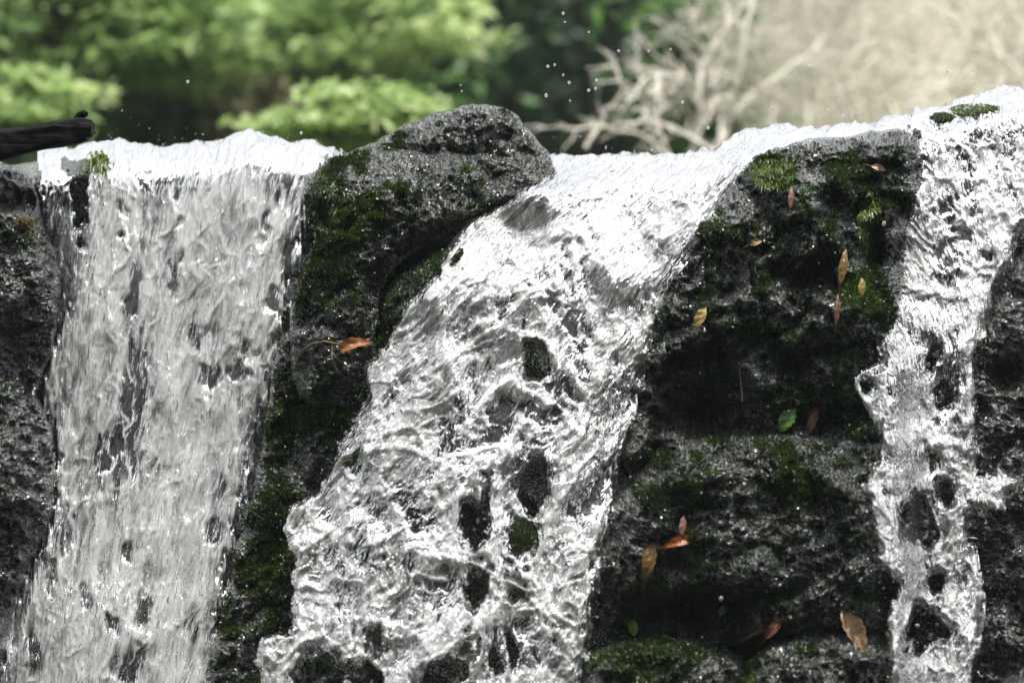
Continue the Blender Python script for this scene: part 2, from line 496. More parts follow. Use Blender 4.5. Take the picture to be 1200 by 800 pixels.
def scatter_moss(parent, G, mo, ok, count, seed, size=(.0025, .0065)):
    rng = np.random.default_rng(seed)
    p = np.where(ok, np.clip(mo, 0, 1) ** 1.3 + .13, 0); p[-1] = 0; p[:, -1] = 0
    p = (p / p.sum()).ravel()
    idx = rng.choice(p.size, count, p=p)
    r, c = np.unravel_index(idx, ok.shape)
    P = G[r, c]; du = G[r, np.minimum(c + 1, ok.shape[1] - 1)] - P; dv = G[np.minimum(r + 1, ok.shape[0] - 1), c] - P
    nrm = np.cross(dv, du); nrm /= np.linalg.norm(nrm, axis=1, keepdims=True) + 1e-9
    nrm[nrm[:, 1] > 0] *= -1
    P = P + du * rng.random((count, 1)) + dv * rng.random((count, 1))
    d = nrm * .8 + rng.normal(0, .55, (count, 3)) + np.array([0, -.1, .15])
    d /= np.linalg.norm(d, axis=1, keepdims=True)
    side = np.cross(d, rng.normal(0, 1, (count, 3))); side /= np.linalg.norm(side, axis=1, keepdims=True) + 1e-9
    ln = rng.uniform(size[0], size[1], (count, 1)) * (0.6 + .6 * mo[r, c][:, None])
    wd = ln * rng.uniform(.22, .4, (count, 1))
    V = np.stack([P - nrm * .001 , P + d * ln * .5 + side * wd, P + d * ln, P + d * ln * .5 - side * wd], 1).reshape(-1, 3)
    F = np.arange(count * 4).reshape(-1, 4)
    tint = np.clip(rng.beta(2, 3, count) * .8 + .25 * (fbm(P[:, 0] * 12, P[:, 2] * 12, seed=seed) + .2), 0, 1)
    me = mesh_np("moss", V, F, M_MOSS, {"tint": np.repeat(tint, 4)}, smooth=False)
    link("moss", me, parent)

# ------------------------------------------------------------------ lip grid: a sheet that runs in from behind, bends over the lip and falls
def lip_grid(px0, px1, bottom, cell, back=1.3):
    nc = int((px1 - px0) / cell) + 1
    cols = np.linspace(px0, px1, nc)
    r = [0.0]
    while r[-1] < bottom:
        r.append(r[-1] + min(cell, .25 + .14 * cell * len(r)))
    r = np.array(r)
    PX = np.broadcast_to(cols, (len(r), nc)).copy()
    PY = crest(cols)[None, :] + r[:, None]
    bk = np.array([1.0, .75, .55, .4, .28, .2, .14, .10, .07, .05, .035, .022, .012, .005]) * back
    return cols, PX, PY, bk

# backing rock face behind all the water
def rock_face():
    cell = 2.6
    cols, PX, PY, bk = lip_grid(-240, 1440, 1010, cell)
    PYs = PY
    wx = PX + 16 * perlin(PX / 45., PY / 45., seed=61); wy = PY + 16 * perlin(PX / 45., PY / 45., seed=62)
    fd = sstep(0, 30, PY - crest(PX))
    Y = base_y(PX, PY) + .075 * sstep(0, 60, PY - crest(PX)) + .012
    Y = Y - fd * (.035 * (np.abs(perlin(wx / 90., wy / 70., seed=63)) * 2 - .4) + .014 * (np.abs(perlin(wx / 34., wy / 28., seed=64)) * 2 - .4)
                  + .006 * fbm(PX / 14., PY / 12., seed=65, octv=2) + .002 * perlin(PX / 5., PY / 5., seed=66))
    x, y, z = world_pt(PX, PY, Y)
    z = z - .012
    V = np.stack([x, y, z], -1)
    B = np.repeat(V[:1], len(bk), 0).copy()
    B[:, :, 1] += bk[:, None]
    B[:, :, 2] -= .03 * sstep(0, .2, bk)[:, None] + .02 * fbm(B[:, :, 0] * 6, B[:, :, 1] * 6, seed=67) * sstep(0, .2, bk)[:, None]
    V = np.concatenate([B, V]); nr, nc = V.shape[:2]
    mo = sstep(0.0, .7, moss_noise(PX, PY, 70) * .9 - .05
               + 1.6 * np.exp(-ell(PX, PY, 612, 630, 34, 40) ** 2) + 1.2 * np.exp(-ell(PX, PY, 560, 690, 60, 40) ** 2) + .8 * np.exp(-ell(PX, PY, 600, 760, 50, 50) ** 2)
               + 1.2 * np.exp(-ell(PX, PY, 88, 205, 40, 30) ** 2) + 1.0 * np.exp(-ell(PX, PY, 335, 215, 25, 40) ** 2))
    mo = np.concatenate([np.zeros((len(bk), nc)), mo])
    o = link("rock_face", mesh_np("rock_face", V.reshape(-1, 3), grid_faces(nr, nc)[:, ::-1], M_ROCK, {"moss": mo.ravel()}),
             label="dark wet rock face seen through the gaps in the falling water", cat="rock face")
    ok = np.zeros(mo.shape, bool); ok[len(bk) + 8:] = True
    ok &= V[:, :, 2] > -.6
    scatter_moss(o, V, mo, ok, 16000, 71)
rock_face()

# ------------------------------------------------------------------ boulders
rock("boulder", [(-160, 150), (-20, 185), (30, 196), (48, 235), (52, 262), (66, 288), (70, 330), (66, 400), (46, 440), (40, 470), (62, 500),
                 (66, 560), (58, 620), (36, 660), (14, 720), (4, 780), (0, 880), (-160, 880)], .10, 70, M_ROCK,
     "dark shaded boulder along the left edge below the black log", 101, moss=(-.35, .8), moss_spots=[(40, 275, 22, 16, 20, .7), (45, 200, 14, 20, 0, .8)], blades=5000, lift=.03,
     dents=[(20, 235, 40, 16, 0, .05), (20, 420, 40, 60, 0, .05)])
rock("boulder", [(352, 214), (372, 196), (412, 176), (452, 160), (486, 142), (520, 127), (548, 122), (585, 124), (612, 140), (630, 166), (648, 186), (662, 214),
                 (640, 240), (600, 246), (560, 258), (525, 270), (480, 300), (450, 330), (444, 372), (440, 440), (410, 480), (360, 480), (340, 440), (338, 370), (356, 320), (370, 285), (360, 250)],
     .09, 90, M_BOULDER, "big grey rounded boulder with mossy left flank rising above the lip", 120, moss=(-.2, .8), lift=.015, Hb=.22, shift=lambda x, y: -.10 * sstep(130, 330, y) * sstep(640, 480, x),
     moss_spots=[(385, 235, 28, 65, 10, 1.5), (420, 260, 40, 40, 0, .7), (385, 350, 40, 60, 0, .7), (420, 190, 40, 14, -25, .7), (470, 158, 20, 8, -25, .6), (400, 310, 34, 40, 0, .6), (350, 330, 15, 40, 0, .8)], blades=34000, crag=.9,
     dents=[(500, 285, 50, 13, -28, .03), (438, 345, 12, 44, 10, .03), (575, 205, 30, 14, 40, .02), (380, 260, 14, 50, 10, .03)])
rock("boulder", [(446, 342), (470, 318), (512, 292), (540, 276), (552, 280), (556, 306), (540, 350), (520, 400), (480, 440), (452, 440), (436, 410), (440, 372)],
     .11, 50, M_LEDGE, "rough olive brown rock ridge wedged below the big grey boulder", 140, moss=(-.05, .8), moss_spots=[(500, 305, 50, 12, -35, .5)], blades=16000, lift=.06)
rock("boulder", [(330, 385), (380, 392), (432, 398), (470, 420), (480, 520), (470, 640), (440, 760), (430, 880), (215, 880), (240, 800), (262, 720), (274, 650), (292, 590), (306, 520), (316, 450)],
     .085, 75, M_LEDGE, "tall mossy rock rib between the left and middle falls", 160, moss=(.12, .7),
     moss_spots=[(345, 480, 26, 80, 12, .7), (400, 520, 20, 50, 10, .7), (330, 660, 24, 60, 0, .9), (390, 440, 40, 16, 0, -.6)], blades=36000, lift=.05,
     dents=[(340, 500, 24, 90, 12, .05), (372, 560, 10, 60, 25, .03)])
rock("boulder", [(770, 330), (800, 285), (835, 240), (858, 205), (884, 182), (930, 166), (985, 160), (1040, 150), (1078, 158), (1085, 200), (1070, 250), (1062, 320), (1060, 400), (1050, 470),
                 (1050, 520), (980, 530), (900, 528), (830, 532), (770, 540), (730, 560), (728, 500), (744, 440), (752, 380)],
     .12, 85, M_ROCK, "craggy moss tufted rock outcrop between the middle and right falls", 180, moss=(.02, .8), lift=.02, amp=1.25, crag=1.5,
     moss_spots=[(905, 200, 28, 22, -10, 1.8), (990, 205, 26, 22, 0, .9), (1020, 260, 16, 50, 0, 1.2), (1010, 350, 30, 50, 0, .8), (870, 270, 50, 24, -10, .5), (800, 330, 30, 40, -30, .4), (960, 480, 80, 26, 0, .8), (905, 410, 16, 40, 10, .7)],
     blades=46000, dents=[(825, 470, 50, 70, 0, .13), (990, 235, 34, 24, 0, .06), (950, 320, 40, 18, -20, .06), (1025, 290, 12, 40, 0, .08), (925, 425, 22, 30, 30, .05), (1010, 480, 30, 22, 0, .05), (920, 488, 150, 22, 0, .05)])
rock("boulder", [(700, 640), (712, 590), (742, 555), (776, 520), (830, 508), (900, 505), (980, 510), (1045, 512), (1075, 560), (1082, 640), (1075, 720), (1040, 752), (980, 752), (900, 756), (830, 758), (760, 752), (715, 750), (690, 700)],
     .17, 60, M_ROCK, "broad dark wet boulder with a pale flat top under the craggy outcrop", 200, moss=(-.08, .8), lift=.03, crag=1.0,
     moss_spots=[(760, 570, 40, 40, 0, .6), (930, 560, 40, 40, 0, .5), (860, 700, 50, 40, 0, .3), (1000, 640, 40, 60, 0, .4), (790, 600, 70, 50, 0, .4)], blades=34000,
     dents=[(800, 720, 100, 34, 0, .15), (905, 590, 26, 40, 0, .05), (800, 660, 30, 20, 0, .04), (1040, 700, 20, 40, 0, .09), (920, 680, 20, 60, 0, .04)])
rock("boulder", [(680, 780), (705, 752), (740, 745), (790, 748), (840, 752), (872, 770), (880, 810), (870, 880), (660, 880)], .13, 45, M_LEDGE,
     "low moss covered rock at the bottom edge beside the middle fall", 220, moss=(.35, .7), blades=9000, lift=.075, moss_spots=[(770, 770, 80, 30, 0, .6)])
rock("boulder", [(858, 800), (880, 765), (920, 742), (960, 735), (1000, 730), (1040, 740), (1070, 760), (1085, 810), (1080, 880), (850, 880)], .13, 50, M_ROCK,
     "pale glinting rock at the bottom edge holding the tan leaf", 240, moss=(-.2, .7), blades=6000, lift=.075, moss_spots=[(880, 775, 20, 30, 0, .9)])
rock("boulder", [(1120, 470), (1140, 400), (1158, 350), (1180, 315), (1210, 280), (1360, 250), (1360, 880), (1110, 880), (1125, 760), (1130, 680), (1122, 600), (1118, 530)], .09, 70, M_ROCK,
     "black pitted boulder along the right edge beside the right fall", 260, moss=(-.35, .8), blades=5000, lift=.0, dents=[(1180, 440, 24, 20, 0, .07)])

# ------------------------------------------------------------------ water
def interp_edge(pts):
    p = np.array(pts, float)
    return lambda py: np.interp(py, p[:, 1], p[:, 0])

def waterfall(name, L, R, polyextra, label, spots, holes, seed, off, foam0, cell=1.6, span=None, bottom=760, jitter=4.0, streak=1.0, meanw=300, warp=1.0, flowu=None, macro=.7, ropes=(), longr=0.0, thin=0.0, fray=0.0, uvs=1.0, tk=1.0):
    Lp, Rp = np.array(L, float), np.array(R, float)
    poly = np.concatenate([Lp, Rp[::-1]])
    px0, px1 = span
    cols, PX, PY, bk = lip_grid(px0, px1, bottom, cell)
    jit = lambda a, b: jitter * fbm(a / 17., b / 21., seed=seed + 3, octv=3)
    jh = lambda a, b: 7.5 * fbm(a / 12., b / 24., seed=seed + 4, octv=3)
    rp = [(smooth_line(r_), w_, k_) for r_, w_, k_ in ropes]
    def rope_d(a, b):
        return [np.sqrt(line_d2(a, b, r_)) for r_, _, _ in rp]
    polyS = poly
    def sf(a, b):
        s = poly_sdf(a, b, polyS)
        for ex in polyextra: s = np.maximum(s, poly_sdf(a, b, np.array(ex, float)))
        s = s + jit(a, b) + (fray(a, b) if callable(fray) else fray) * (np.abs(perlin(a / 6., b / 40., seed=seed + 6)) * 2.2 - .9)
        for h in holes:
            if isinstance(h[0], tuple):
                s = np.minimum(s, -poly_sdf(a, b, np.array(h, float)) + jh(a, b))
            else:
                cx, cy, rx, ry, an = h
                s = np.minimum(s, (ell(a, b, cx, cy, rx, ry, an) - 1) * min(rx, ry) + jh(a, b))
        for (r_, w_, k_) in rp:
            s = np.maximum(s, w_ * (1 + .25 * perlin(a / 12., b / 12., seed=seed + 8)) - np.sqrt(line_d2(a, b, r_)))
        return s
    S = sf(PX, PY); e = .5
    gx = (sf(PX + e, PY) - S) / e; gy = (sf(PX, PY + e) - S) / e
    gl = np.sqrt(gx ** 2 + gy ** 2) + 1e-6
    near = S < .75 * cell
    st = np.where(near, np.clip(S, -2.5 * cell, cell) / gl, 0)
    QX = PX - st * gx / gl; QY = PY - st * gy / gl
    QY = np.maximum(QY, crest(QX))
    thin = thin(QX, QY) if callable(thin) else thin
    D = np.maximum(np.where(near, 0, S), 0)
    # flow coordinates
    le = np.interp(QY, Lp[:, 1], Lp[:, 0]); re = np.interp(QY, Rp[:, 1], Rp[:, 0])
    u = (QX - le) / np.maximum(re - le, 20)
    FU = u * meanw if flowu is None else flowu(QX, QY)
    FD = QY - crest(QX); FV = arclen(FD / PPM) * PPM
    wu = FU + warp * 15 * perlin(FU / 50., FV / 80., seed=seed + 10) + warp * 6 * perlin(FU / 18., FV / 26., seed=seed + 11)
    wv = FV + 30 * perlin(FU / 60., FV / 90., seed=seed + 12) + 8 * perlin(FU / 20., FV / 22., seed=seed + 13)
    r1 = ridge(wu / 44., wv / 120., seed=seed + 20)
    r2 = ridge(wu / 20., wv / (60. * streak), seed=seed + 21)
    r3 = ridge(wu / 10., wv / (26. * streak), seed=seed + 22)
    r4 = ridge(wu / 5.5, wv / 9., seed=seed + 23)
    fd = sstep(0, 9, D)
    grow = sstep(0, 130, FD)
    swu = wu + 11 * perlin(wu / 26., wv / 30., seed=seed + 24); swv = wv + 16 * perlin(wu / 28., wv / 34., seed=seed + 25)
    l1 = ridge(swu / 30., swv / (60. * streak), seed=seed + 26) ** 7        # thin white filaments: bubbles, plus glints put into the colour
    l2 = ridge(swu / 15., swv / (30. * streak), seed=seed + 27) ** 6
    l3 = ridge(swu / 8., swv / (15. * streak), seed=seed + 28) ** 5
    lr = ridge(FU / 17. + 1.1 * perlin(FU / 45., FV / 160., seed=seed + 29), FV / 380., seed=seed + 32) ** 3 * (1 - sstep(230, 420, FD)) * longr * sstep(-.35, .35, perlin(FU / 26., FV / 110., seed=seed + 33))
    rope = np.zeros_like(QX); rim = np.zeros_like(QX)
    for (r_, w_, k_) in rp:
        dd = np.sqrt(line_d2(QX, QY, r_)) / (w_ * (1 + .25 * perlin(QX / 12., QY / 12., seed=seed + 8)))
        rope = np.maximum(rope, np.maximum(1 - dd * dd, 0) * w_ / PPM * .75 * k_ * (.7 + .5 * perlin(QX / 20., QY / 20., seed=seed + 9)))
        rim = np.maximum(rim, k_ * np.exp(-((dd - .75) / .28) ** 2) + .3 * k_ * np.exp(-(dd / .3) ** 2))
    t = .012 * r1 * grow + .006 * r2 * (.35 + .65 * grow) + .0022 * r3 + .0006 * r4 + .004 * l1 + .0028 * l2 + .0016 * l3 + .008 * lr + rope
    bead = np.sqrt(np.maximum(1 - (1 - np.clip(D / 5.0, 0, 1)) ** 2, 0)) * (.007 + .004 * np.exp(-np.maximum(D - 5, 0) / 6.)) * (1 - .75 * thin)
    dark = np.zeros_like(QX)
    for (cx, cy, rx, ry, an, sg) in spots:
        ee = ell(QX + 8 * perlin(QX / 12., QY / 20., seed=seed + 30), QY + 12 * perlin(QX / 12., QY / 20., seed=seed + 31), cx, cy, rx * 1.25, ry * 1.25, an)
        dark = np.maximum(dark, sg * (1 - sstep(.45, 1.25, ee)))
    t = tk * t * (1 - .55 * np.clip(dark, 0, 1))
    # raised rims round the clear windows in the sheet
    lipfade = sstep(0, 40, FD)
    Y = base_y(QX, QY) - off(QX, QY) * lipfade - t * fd - bead
    mac = macro * (.026 * perlin(QX / 75., QY / 95., seed=seed + 40) + .012 * perlin(QX / 32., QY / 42., seed=seed + 41)) * grow * fd
    Y = Y - mac
    x, y, z = world_pt(QX, QY, Y)
    # the crest itself is a little rough
    z = z + (.007 * r2 * fd + .002 * (r3 - .4) + .006 * perlin(FU / 34., FV / 40., seed=seed + 70)) * (1 - sstep(0, 14, FD))
    patch = fbm(wu / 60., wv / (90. * streak), seed=seed + 60, octv=2)
    fo = foam0(QX, QY) - .27 + .16 * r1 ** 3 + .14 * (r2 - .5) + .62 * l1 + .55 * l2 + .45 * l3 + .5 * lr + .26 * patch
    fo = fo - (.70 + .5 * perlin(FU / 44., FV / 26., seed=seed + 82) + .55 * perlin(FU / 17., FV / 10., seed=seed + 80) + .45 * perlin(FU / 8., FV / 6., seed=seed + 81)) * (1 - sstep(14, 90, FD))
    fo = fo - 1.55 * dark * (1 - .6 * np.clip(l1 + l2, 0, 1)) + .36 * rim + .35 * (1 - thin) * np.exp(-D / 3.0) - thin * .75 * np.exp(-D / 16.)
    V = np.stack([x, y, z], -1)
    B = np.repeat(V[:1], len(bk), 0).copy()
    B[:, :, 1] += bk[:, None]
    B[:, :, 2] += .008 * fbm(B[:, :, 0] * 9, B[:, :, 1] * 7, seed=seed + 50) * sstep(0, .1, bk)[:, None]
    nb = len(bk)
    V = np.concatenate([B, V]); nr, nc = V.shape[:2]
    Sx = np.concatenate([np.repeat(S[3:4], nb, 0), S])
    fo = np.concatenate([np.repeat(fo[:1], nb, 0), fo])
    UV = np.stack([np.concatenate([np.repeat(FU[:1], nb, 0), FU]) / 100., uvs * np.concatenate([np.repeat(FV[:1], nb, 0) - bk[:, None] * PPM, FV]) / 100.], -1)
    q = -.75 * cell
    keep = (Sx[:-1, :-1] > q) & (Sx[1:, :-1] > q) & (Sx[1:, 1:] > q) & (Sx[:-1, 1:] > q)
    F = grid_faces(nr, nc, keep)[:, ::-1]
    Vc, Fc, foc, uvc = compact(V.reshape(-1, 3), F, fo.ravel(), UV.reshape(-1, 2))
    link("water", mesh_np("water", Vc, Fc, M_WATER, {"foam": foc}, uvc), label=label, cat="waterfall", kind="structure")
    return PX, PY, Y, S

LEFT_L = [(34, 100), (38, 180), (44, 240), (54, 290), (58, 330), (62, 380), (52, 420), (38, 448), (52, 476), (60, 520), (56, 570), (56, 612), (30, 650), (12, 700), (-4, 750), (-20, 900), (-40, 1000)]
LEFT_R = [(405, 100), (396, 175), (372, 215), (362, 260), (356, 300), (344, 350), (332, 400), (320, 460), (308, 520), (292, 590), (276, 640), (264, 720), (252, 800), (240, 1000)]
MID_L = [(636, 100), (640, 192), (604, 230), (548, 254), (524, 290), (512, 320), (484, 348), (464, 378), (450, 405), (426, 430), (430, 465), (414, 490), (396, 520), (390, 548), (374, 576), (340, 592), (331, 622),
         (346, 652), (342, 690), (340, 716), (344, 738), (306, 746), (299, 775), (304, 800), (308, 1000)]
MID_R = [(905, 100), (885, 180), (868, 212), (850, 258), (826, 292), (802, 330), (780, 372), (770, 420), (757, 470), (738, 530), (724, 590), (712, 640), (706, 700), (692, 760), (684, 800), (660, 1000)]
RIGHT_L = [(850, 90), (842, 190), (890, 186), (935, 174), (1000, 166), (1060, 172), (1078, 190), (1062, 212), (1046, 250), (1040, 280), (1041, 320), (1030, 370), (1025, 400), (1034, 425), (1036, 470), (1030, 500), (1028, 540), (1010, 568), (1020, 620),
           (1030, 655), (1052, 684), (1042, 716), (1038, 760), (1046, 800), (1050, 1000)]
RIGHT_R = [(1440, 60), (1440, 200), (1250, 260), (1198, 268), (1186, 308), (1166, 340), (1152, 395), (1144, 430), (1146, 500), (1150, 545), (1146, 590), (1136, 620), (1142, 650), (1156, 682), (1150, 740), (1140, 800), (1135, 1000)]

waterfall("left", LEFT_L, LEFT_R, [], "wide veil of thin water streaking down the left side",
          [(88, 216, 12, 30, 5, .9), (92, 262, 5, 22, -5, .9), (149, 244, 6, 7, 20, .7), (143, 269, 5, 6, 20, .7), (208, 236, 4, 9, 0, .6), (210, 262, 5, 10, 15, .6), (155, 475, 14, 78, 2, .72), (180, 500, 10, 45, 0, .6),
           (122, 550, 4, 40, 8, .9), (114, 530, 3, 24, 5, .7), (136, 550, 6, 34, 0, .7), (60, 675, 5, 20, 5, .9), (130, 735, 6, 8, 0, 1), (150, 650, 7, 10, 20, .8), (150, 780, 18, 18, 0, .7), (250, 620, 7, 15, 10, .7),
           (170, 715, 8, 16, 15, .6), (260, 570, 5, 12, 0, .7), (245, 440, 12, 10, 30, .8), (280, 435, 16, 9, 30, .8), (205, 320, 5, 20, 8, .8), (155, 340, 7, 26, 8, .7), (312, 268, 4, 24, 12, 1), (334, 215, 9, 20, 20, .95),
           (322, 355, 12, 14, 20, .85), (290, 410, 14, 12, 40, .6), (235, 390, 12, 14, 20, .5), (90, 600, 6, 18, 10, .5), (285, 600, 8, 30, 12, .6), (272, 680, 8, 40, 8, .6), (225, 730, 7, 20, 8, .5), (100, 700, 8, 12, 0, .5),
           (70, 640, 10, 24, 20, .5), (40, 770, 8, 20, 0, .5), (345, 300, 10, 26, 10, .6), (325, 420, 10, 24, 10, .7), (200, 560, 8, 16, 0, .35), (78, 330, 6, 30, 0, .5), (300, 510, 8, 30, 10, .5)],
          [[(72, 186), (84, 190), (100, 182), (110, 192), (103, 215), (99, 250), (95, 288), (91, 285), (86, 250), (79, 215)]], 300, lambda x, y: .012 + .03 * sstep(500, 800, y),
          lambda x, y: .66 - .06 * sstep(300, 450, y) + .20 * sstep(430, 640, y), span=(-60, 412), meanw=300, streak=2.2, warp=.45, macro=.22, longr=1.3, thin=.85, fray=12., uvs=.42, tk=.62,
          flowu=lambda x, y: 300 * (x - (46 - .085 * (y - 180))) / (350 - .14 * (y - 180)))
waterfall("middle", MID_L, MID_R, [], "thick glassy torrent fanning out down the middle",
          [(658, 302, 9, 15, 5, .75), (667, 332, 7, 24, -15, .75), (681, 308, 6, 25, -8, .75), (692, 275, 7, 22, -22, .7), (665, 372, 13, 46, -35, .95), (678, 424, 8, 30, -22, .95), (648, 446, 24, 12, 35, .95), (626, 328, 8, 6, 0, .6),
           (588, 360, 8, 16, 15, .5), (608, 384, 6, 8, 20, .6), (588, 490, 15, 28, 0, .95), (626, 482, 30, 13, 10, .95), (641, 508, 9, 14, -15, .6), (630, 528, 15, 16, 0, .9), (552, 440, 20, 8, -35, .75), (722, 426, 3, 16, 0, .8),
           (624, 572, 20, 34, 8, 1), (612, 626, 20, 24, 10, .85), (604, 662, 17, 9, 5, .85), (698, 580, 9, 34, 18, .95), (569, 560, 8, 10, 0, .9), (376, 786, 30, 26, 0, .95), (440, 752, 20, 14, 30, .75), (424, 788, 26, 14, 0, .8),
           (516, 690, 22, 28, 0, .65), (412, 652, 40, 15, 0, .5), (398, 718, 5, 7, 0, .9), (588, 755, 22, 26, 0, .95), (608, 738, 10, 14, 0, .9), (548, 762, 12, 20, 10, .9), (626, 768, 5, 8, 0, .8), (692, 666, 4, 14, 10, .8),
           (417, 495, 9, 9, 0, .6), (417, 540, 11, 16, -15, .75), (460, 472, 3, 20, 0, .7), (525, 517, 13, 26, -10, .7), (470, 580, 18, 13, 15, .55), (430, 612, 20, 28, 0, .55), (490, 615, 14, 13, -30, .9), (494, 598, 12, 6, 0, .8),
           (774, 288, 4, 5, 0, .8), (800, 370, 16, 40, 20, .7), (790, 320, 12, 26, 25, .45), (745, 350, 5, 16, 15, .6), (760, 470, 8, 40, 10, .5), (730, 560, 8, 30, 12, .6), (535, 470, 6, 12, 30, .6), (668, 600, 4, 8, 0, .6),
           (505, 555, 8, 14, 30, .4), (385, 610, 14, 10, 20, .4), (480, 660, 10, 12, 0, .35), (650, 740, 9, 16, 0, .4), (690, 720, 6, 18, 8, .6), (545, 530, 10, 18, 0, .4), (560, 395, 8, 12, 30, .4)],
          [[(622, 404), (634, 403), (640, 418), (642, 436), (634, 442), (620, 440), (615, 428)], [(545, 590), (560, 588), (566, 570), (579, 566), (577, 600), (572, 632), (560, 648), (546, 640), (543, 612)],
           (560, 682, 14, 27, 0), (606, 690, 15, 11, 25), (624, 578, 15, 30, 8), (588, 764, 17, 27, 0), (515, 792, 32, 12, -25), (376, 790, 27, 21, 0), (424, 790, 20, 11, 0), (613, 628, 15, 20, 10)], 400,
          lambda x, y: .030 + .075 * sstep(215, 350, y) + .08 * sstep(640, 500, x) * sstep(200, 290, y) + .07 * np.exp(-((x - 625) / 45) ** 2 - ((y - 228) / 32) ** 2) + .03 * sstep(500, 760, y) - .06 * sstep(690, 770, x) * sstep(230, 420, y),
          lambda x, y: .58 + .13 * sstep(420, 260, y) * sstep(190, 250, y) - .10 * sstep(740, 820, x), span=(280, 905), meanw=330, streak=1.0, warp=1.5, flowu=lambda x, y: 330 * (x - np.interp(y, [180, 260, 330, 430, 540, 640, 820], [640, 560, 505, 440, 385, 338, 310])) / np.maximum(np.interp(y, [180, 260, 330, 430, 540, 640, 820], [885, 845, 800, 768, 736, 712, 684]) - np.interp(y, [180, 260, 330, 430, 540, 640, 820], [640, 560, 505, 440, 385, 338, 310]), 40), fray=lambda x, y: 8. * sstep(640, 700, x) * sstep(230, 330, y), thin=lambda x, y: .8 * sstep(640, 720, x) * sstep(230, 300, y),
          ropes=[([(600, 300), (634, 276), (672, 268), (700, 284), (712, 320), (716, 362)], 11, .8), ([(644, 296), (670, 318), (684, 350), (704, 400)], 6, .9), ([(578, 540), (581, 580), (579, 620), (574, 645), (588, 672), (592, 700), (580, 730), (592, 770), (602, 812)], 8, 1), ([(505, 652), (530, 656), (556, 658), (578, 672), (600, 682), (622, 694)], 6, 1),
                 ([(562, 735), (548, 750), (558, 775), (560, 812)], 6, 1), ([(610, 400), (606, 425), (614, 446), (630, 452), (648, 446), (655, 430), (646, 408), (632, 395), (616, 396)], 4, 1),
                 ([(530, 334), (560, 318), (600, 292), (640, 268), (690, 262), (702, 290), (712, 340), (722, 384)], 9, .7), ([(655, 300), (668, 330), (690, 372), (706, 402)], 4, 1), ([(632, 350), (656, 350), (680, 385), (696, 430), (712, 480)], 5, 1),
                 ([(560, 384), (600, 362), (632, 350)], 7, .8), ([(610, 456), (640, 470), (662, 486), (674, 504)], 6, 1), ([(545, 505), (575, 462), (602, 448)], 7, .9), ([(500, 440), (545, 410), (590, 380)], 6, .8),
                 ([(662, 520), (655, 560), (642, 600), (636, 644)], 5, 1), ([(430, 640), (500, 610), (545, 575), (560, 540)], 5, 1), ([(345, 738), (400, 724), (470, 732), (505, 762)], 6, .5), ([(470, 788), (520, 766), (548, 744)], 5, 1),
                 ([(700, 594), (712, 540), (728, 498)], 4, .8), ([(676, 745), (690, 690), (697, 640)], 4, .8), ([(392, 556), (420, 530), (470, 520), (510, 540)], 5, .8), ([(398, 520), (440, 512), (480, 500)], 4, .8), ([(620, 700), (650, 730), (668, 770)], 5, .8)])
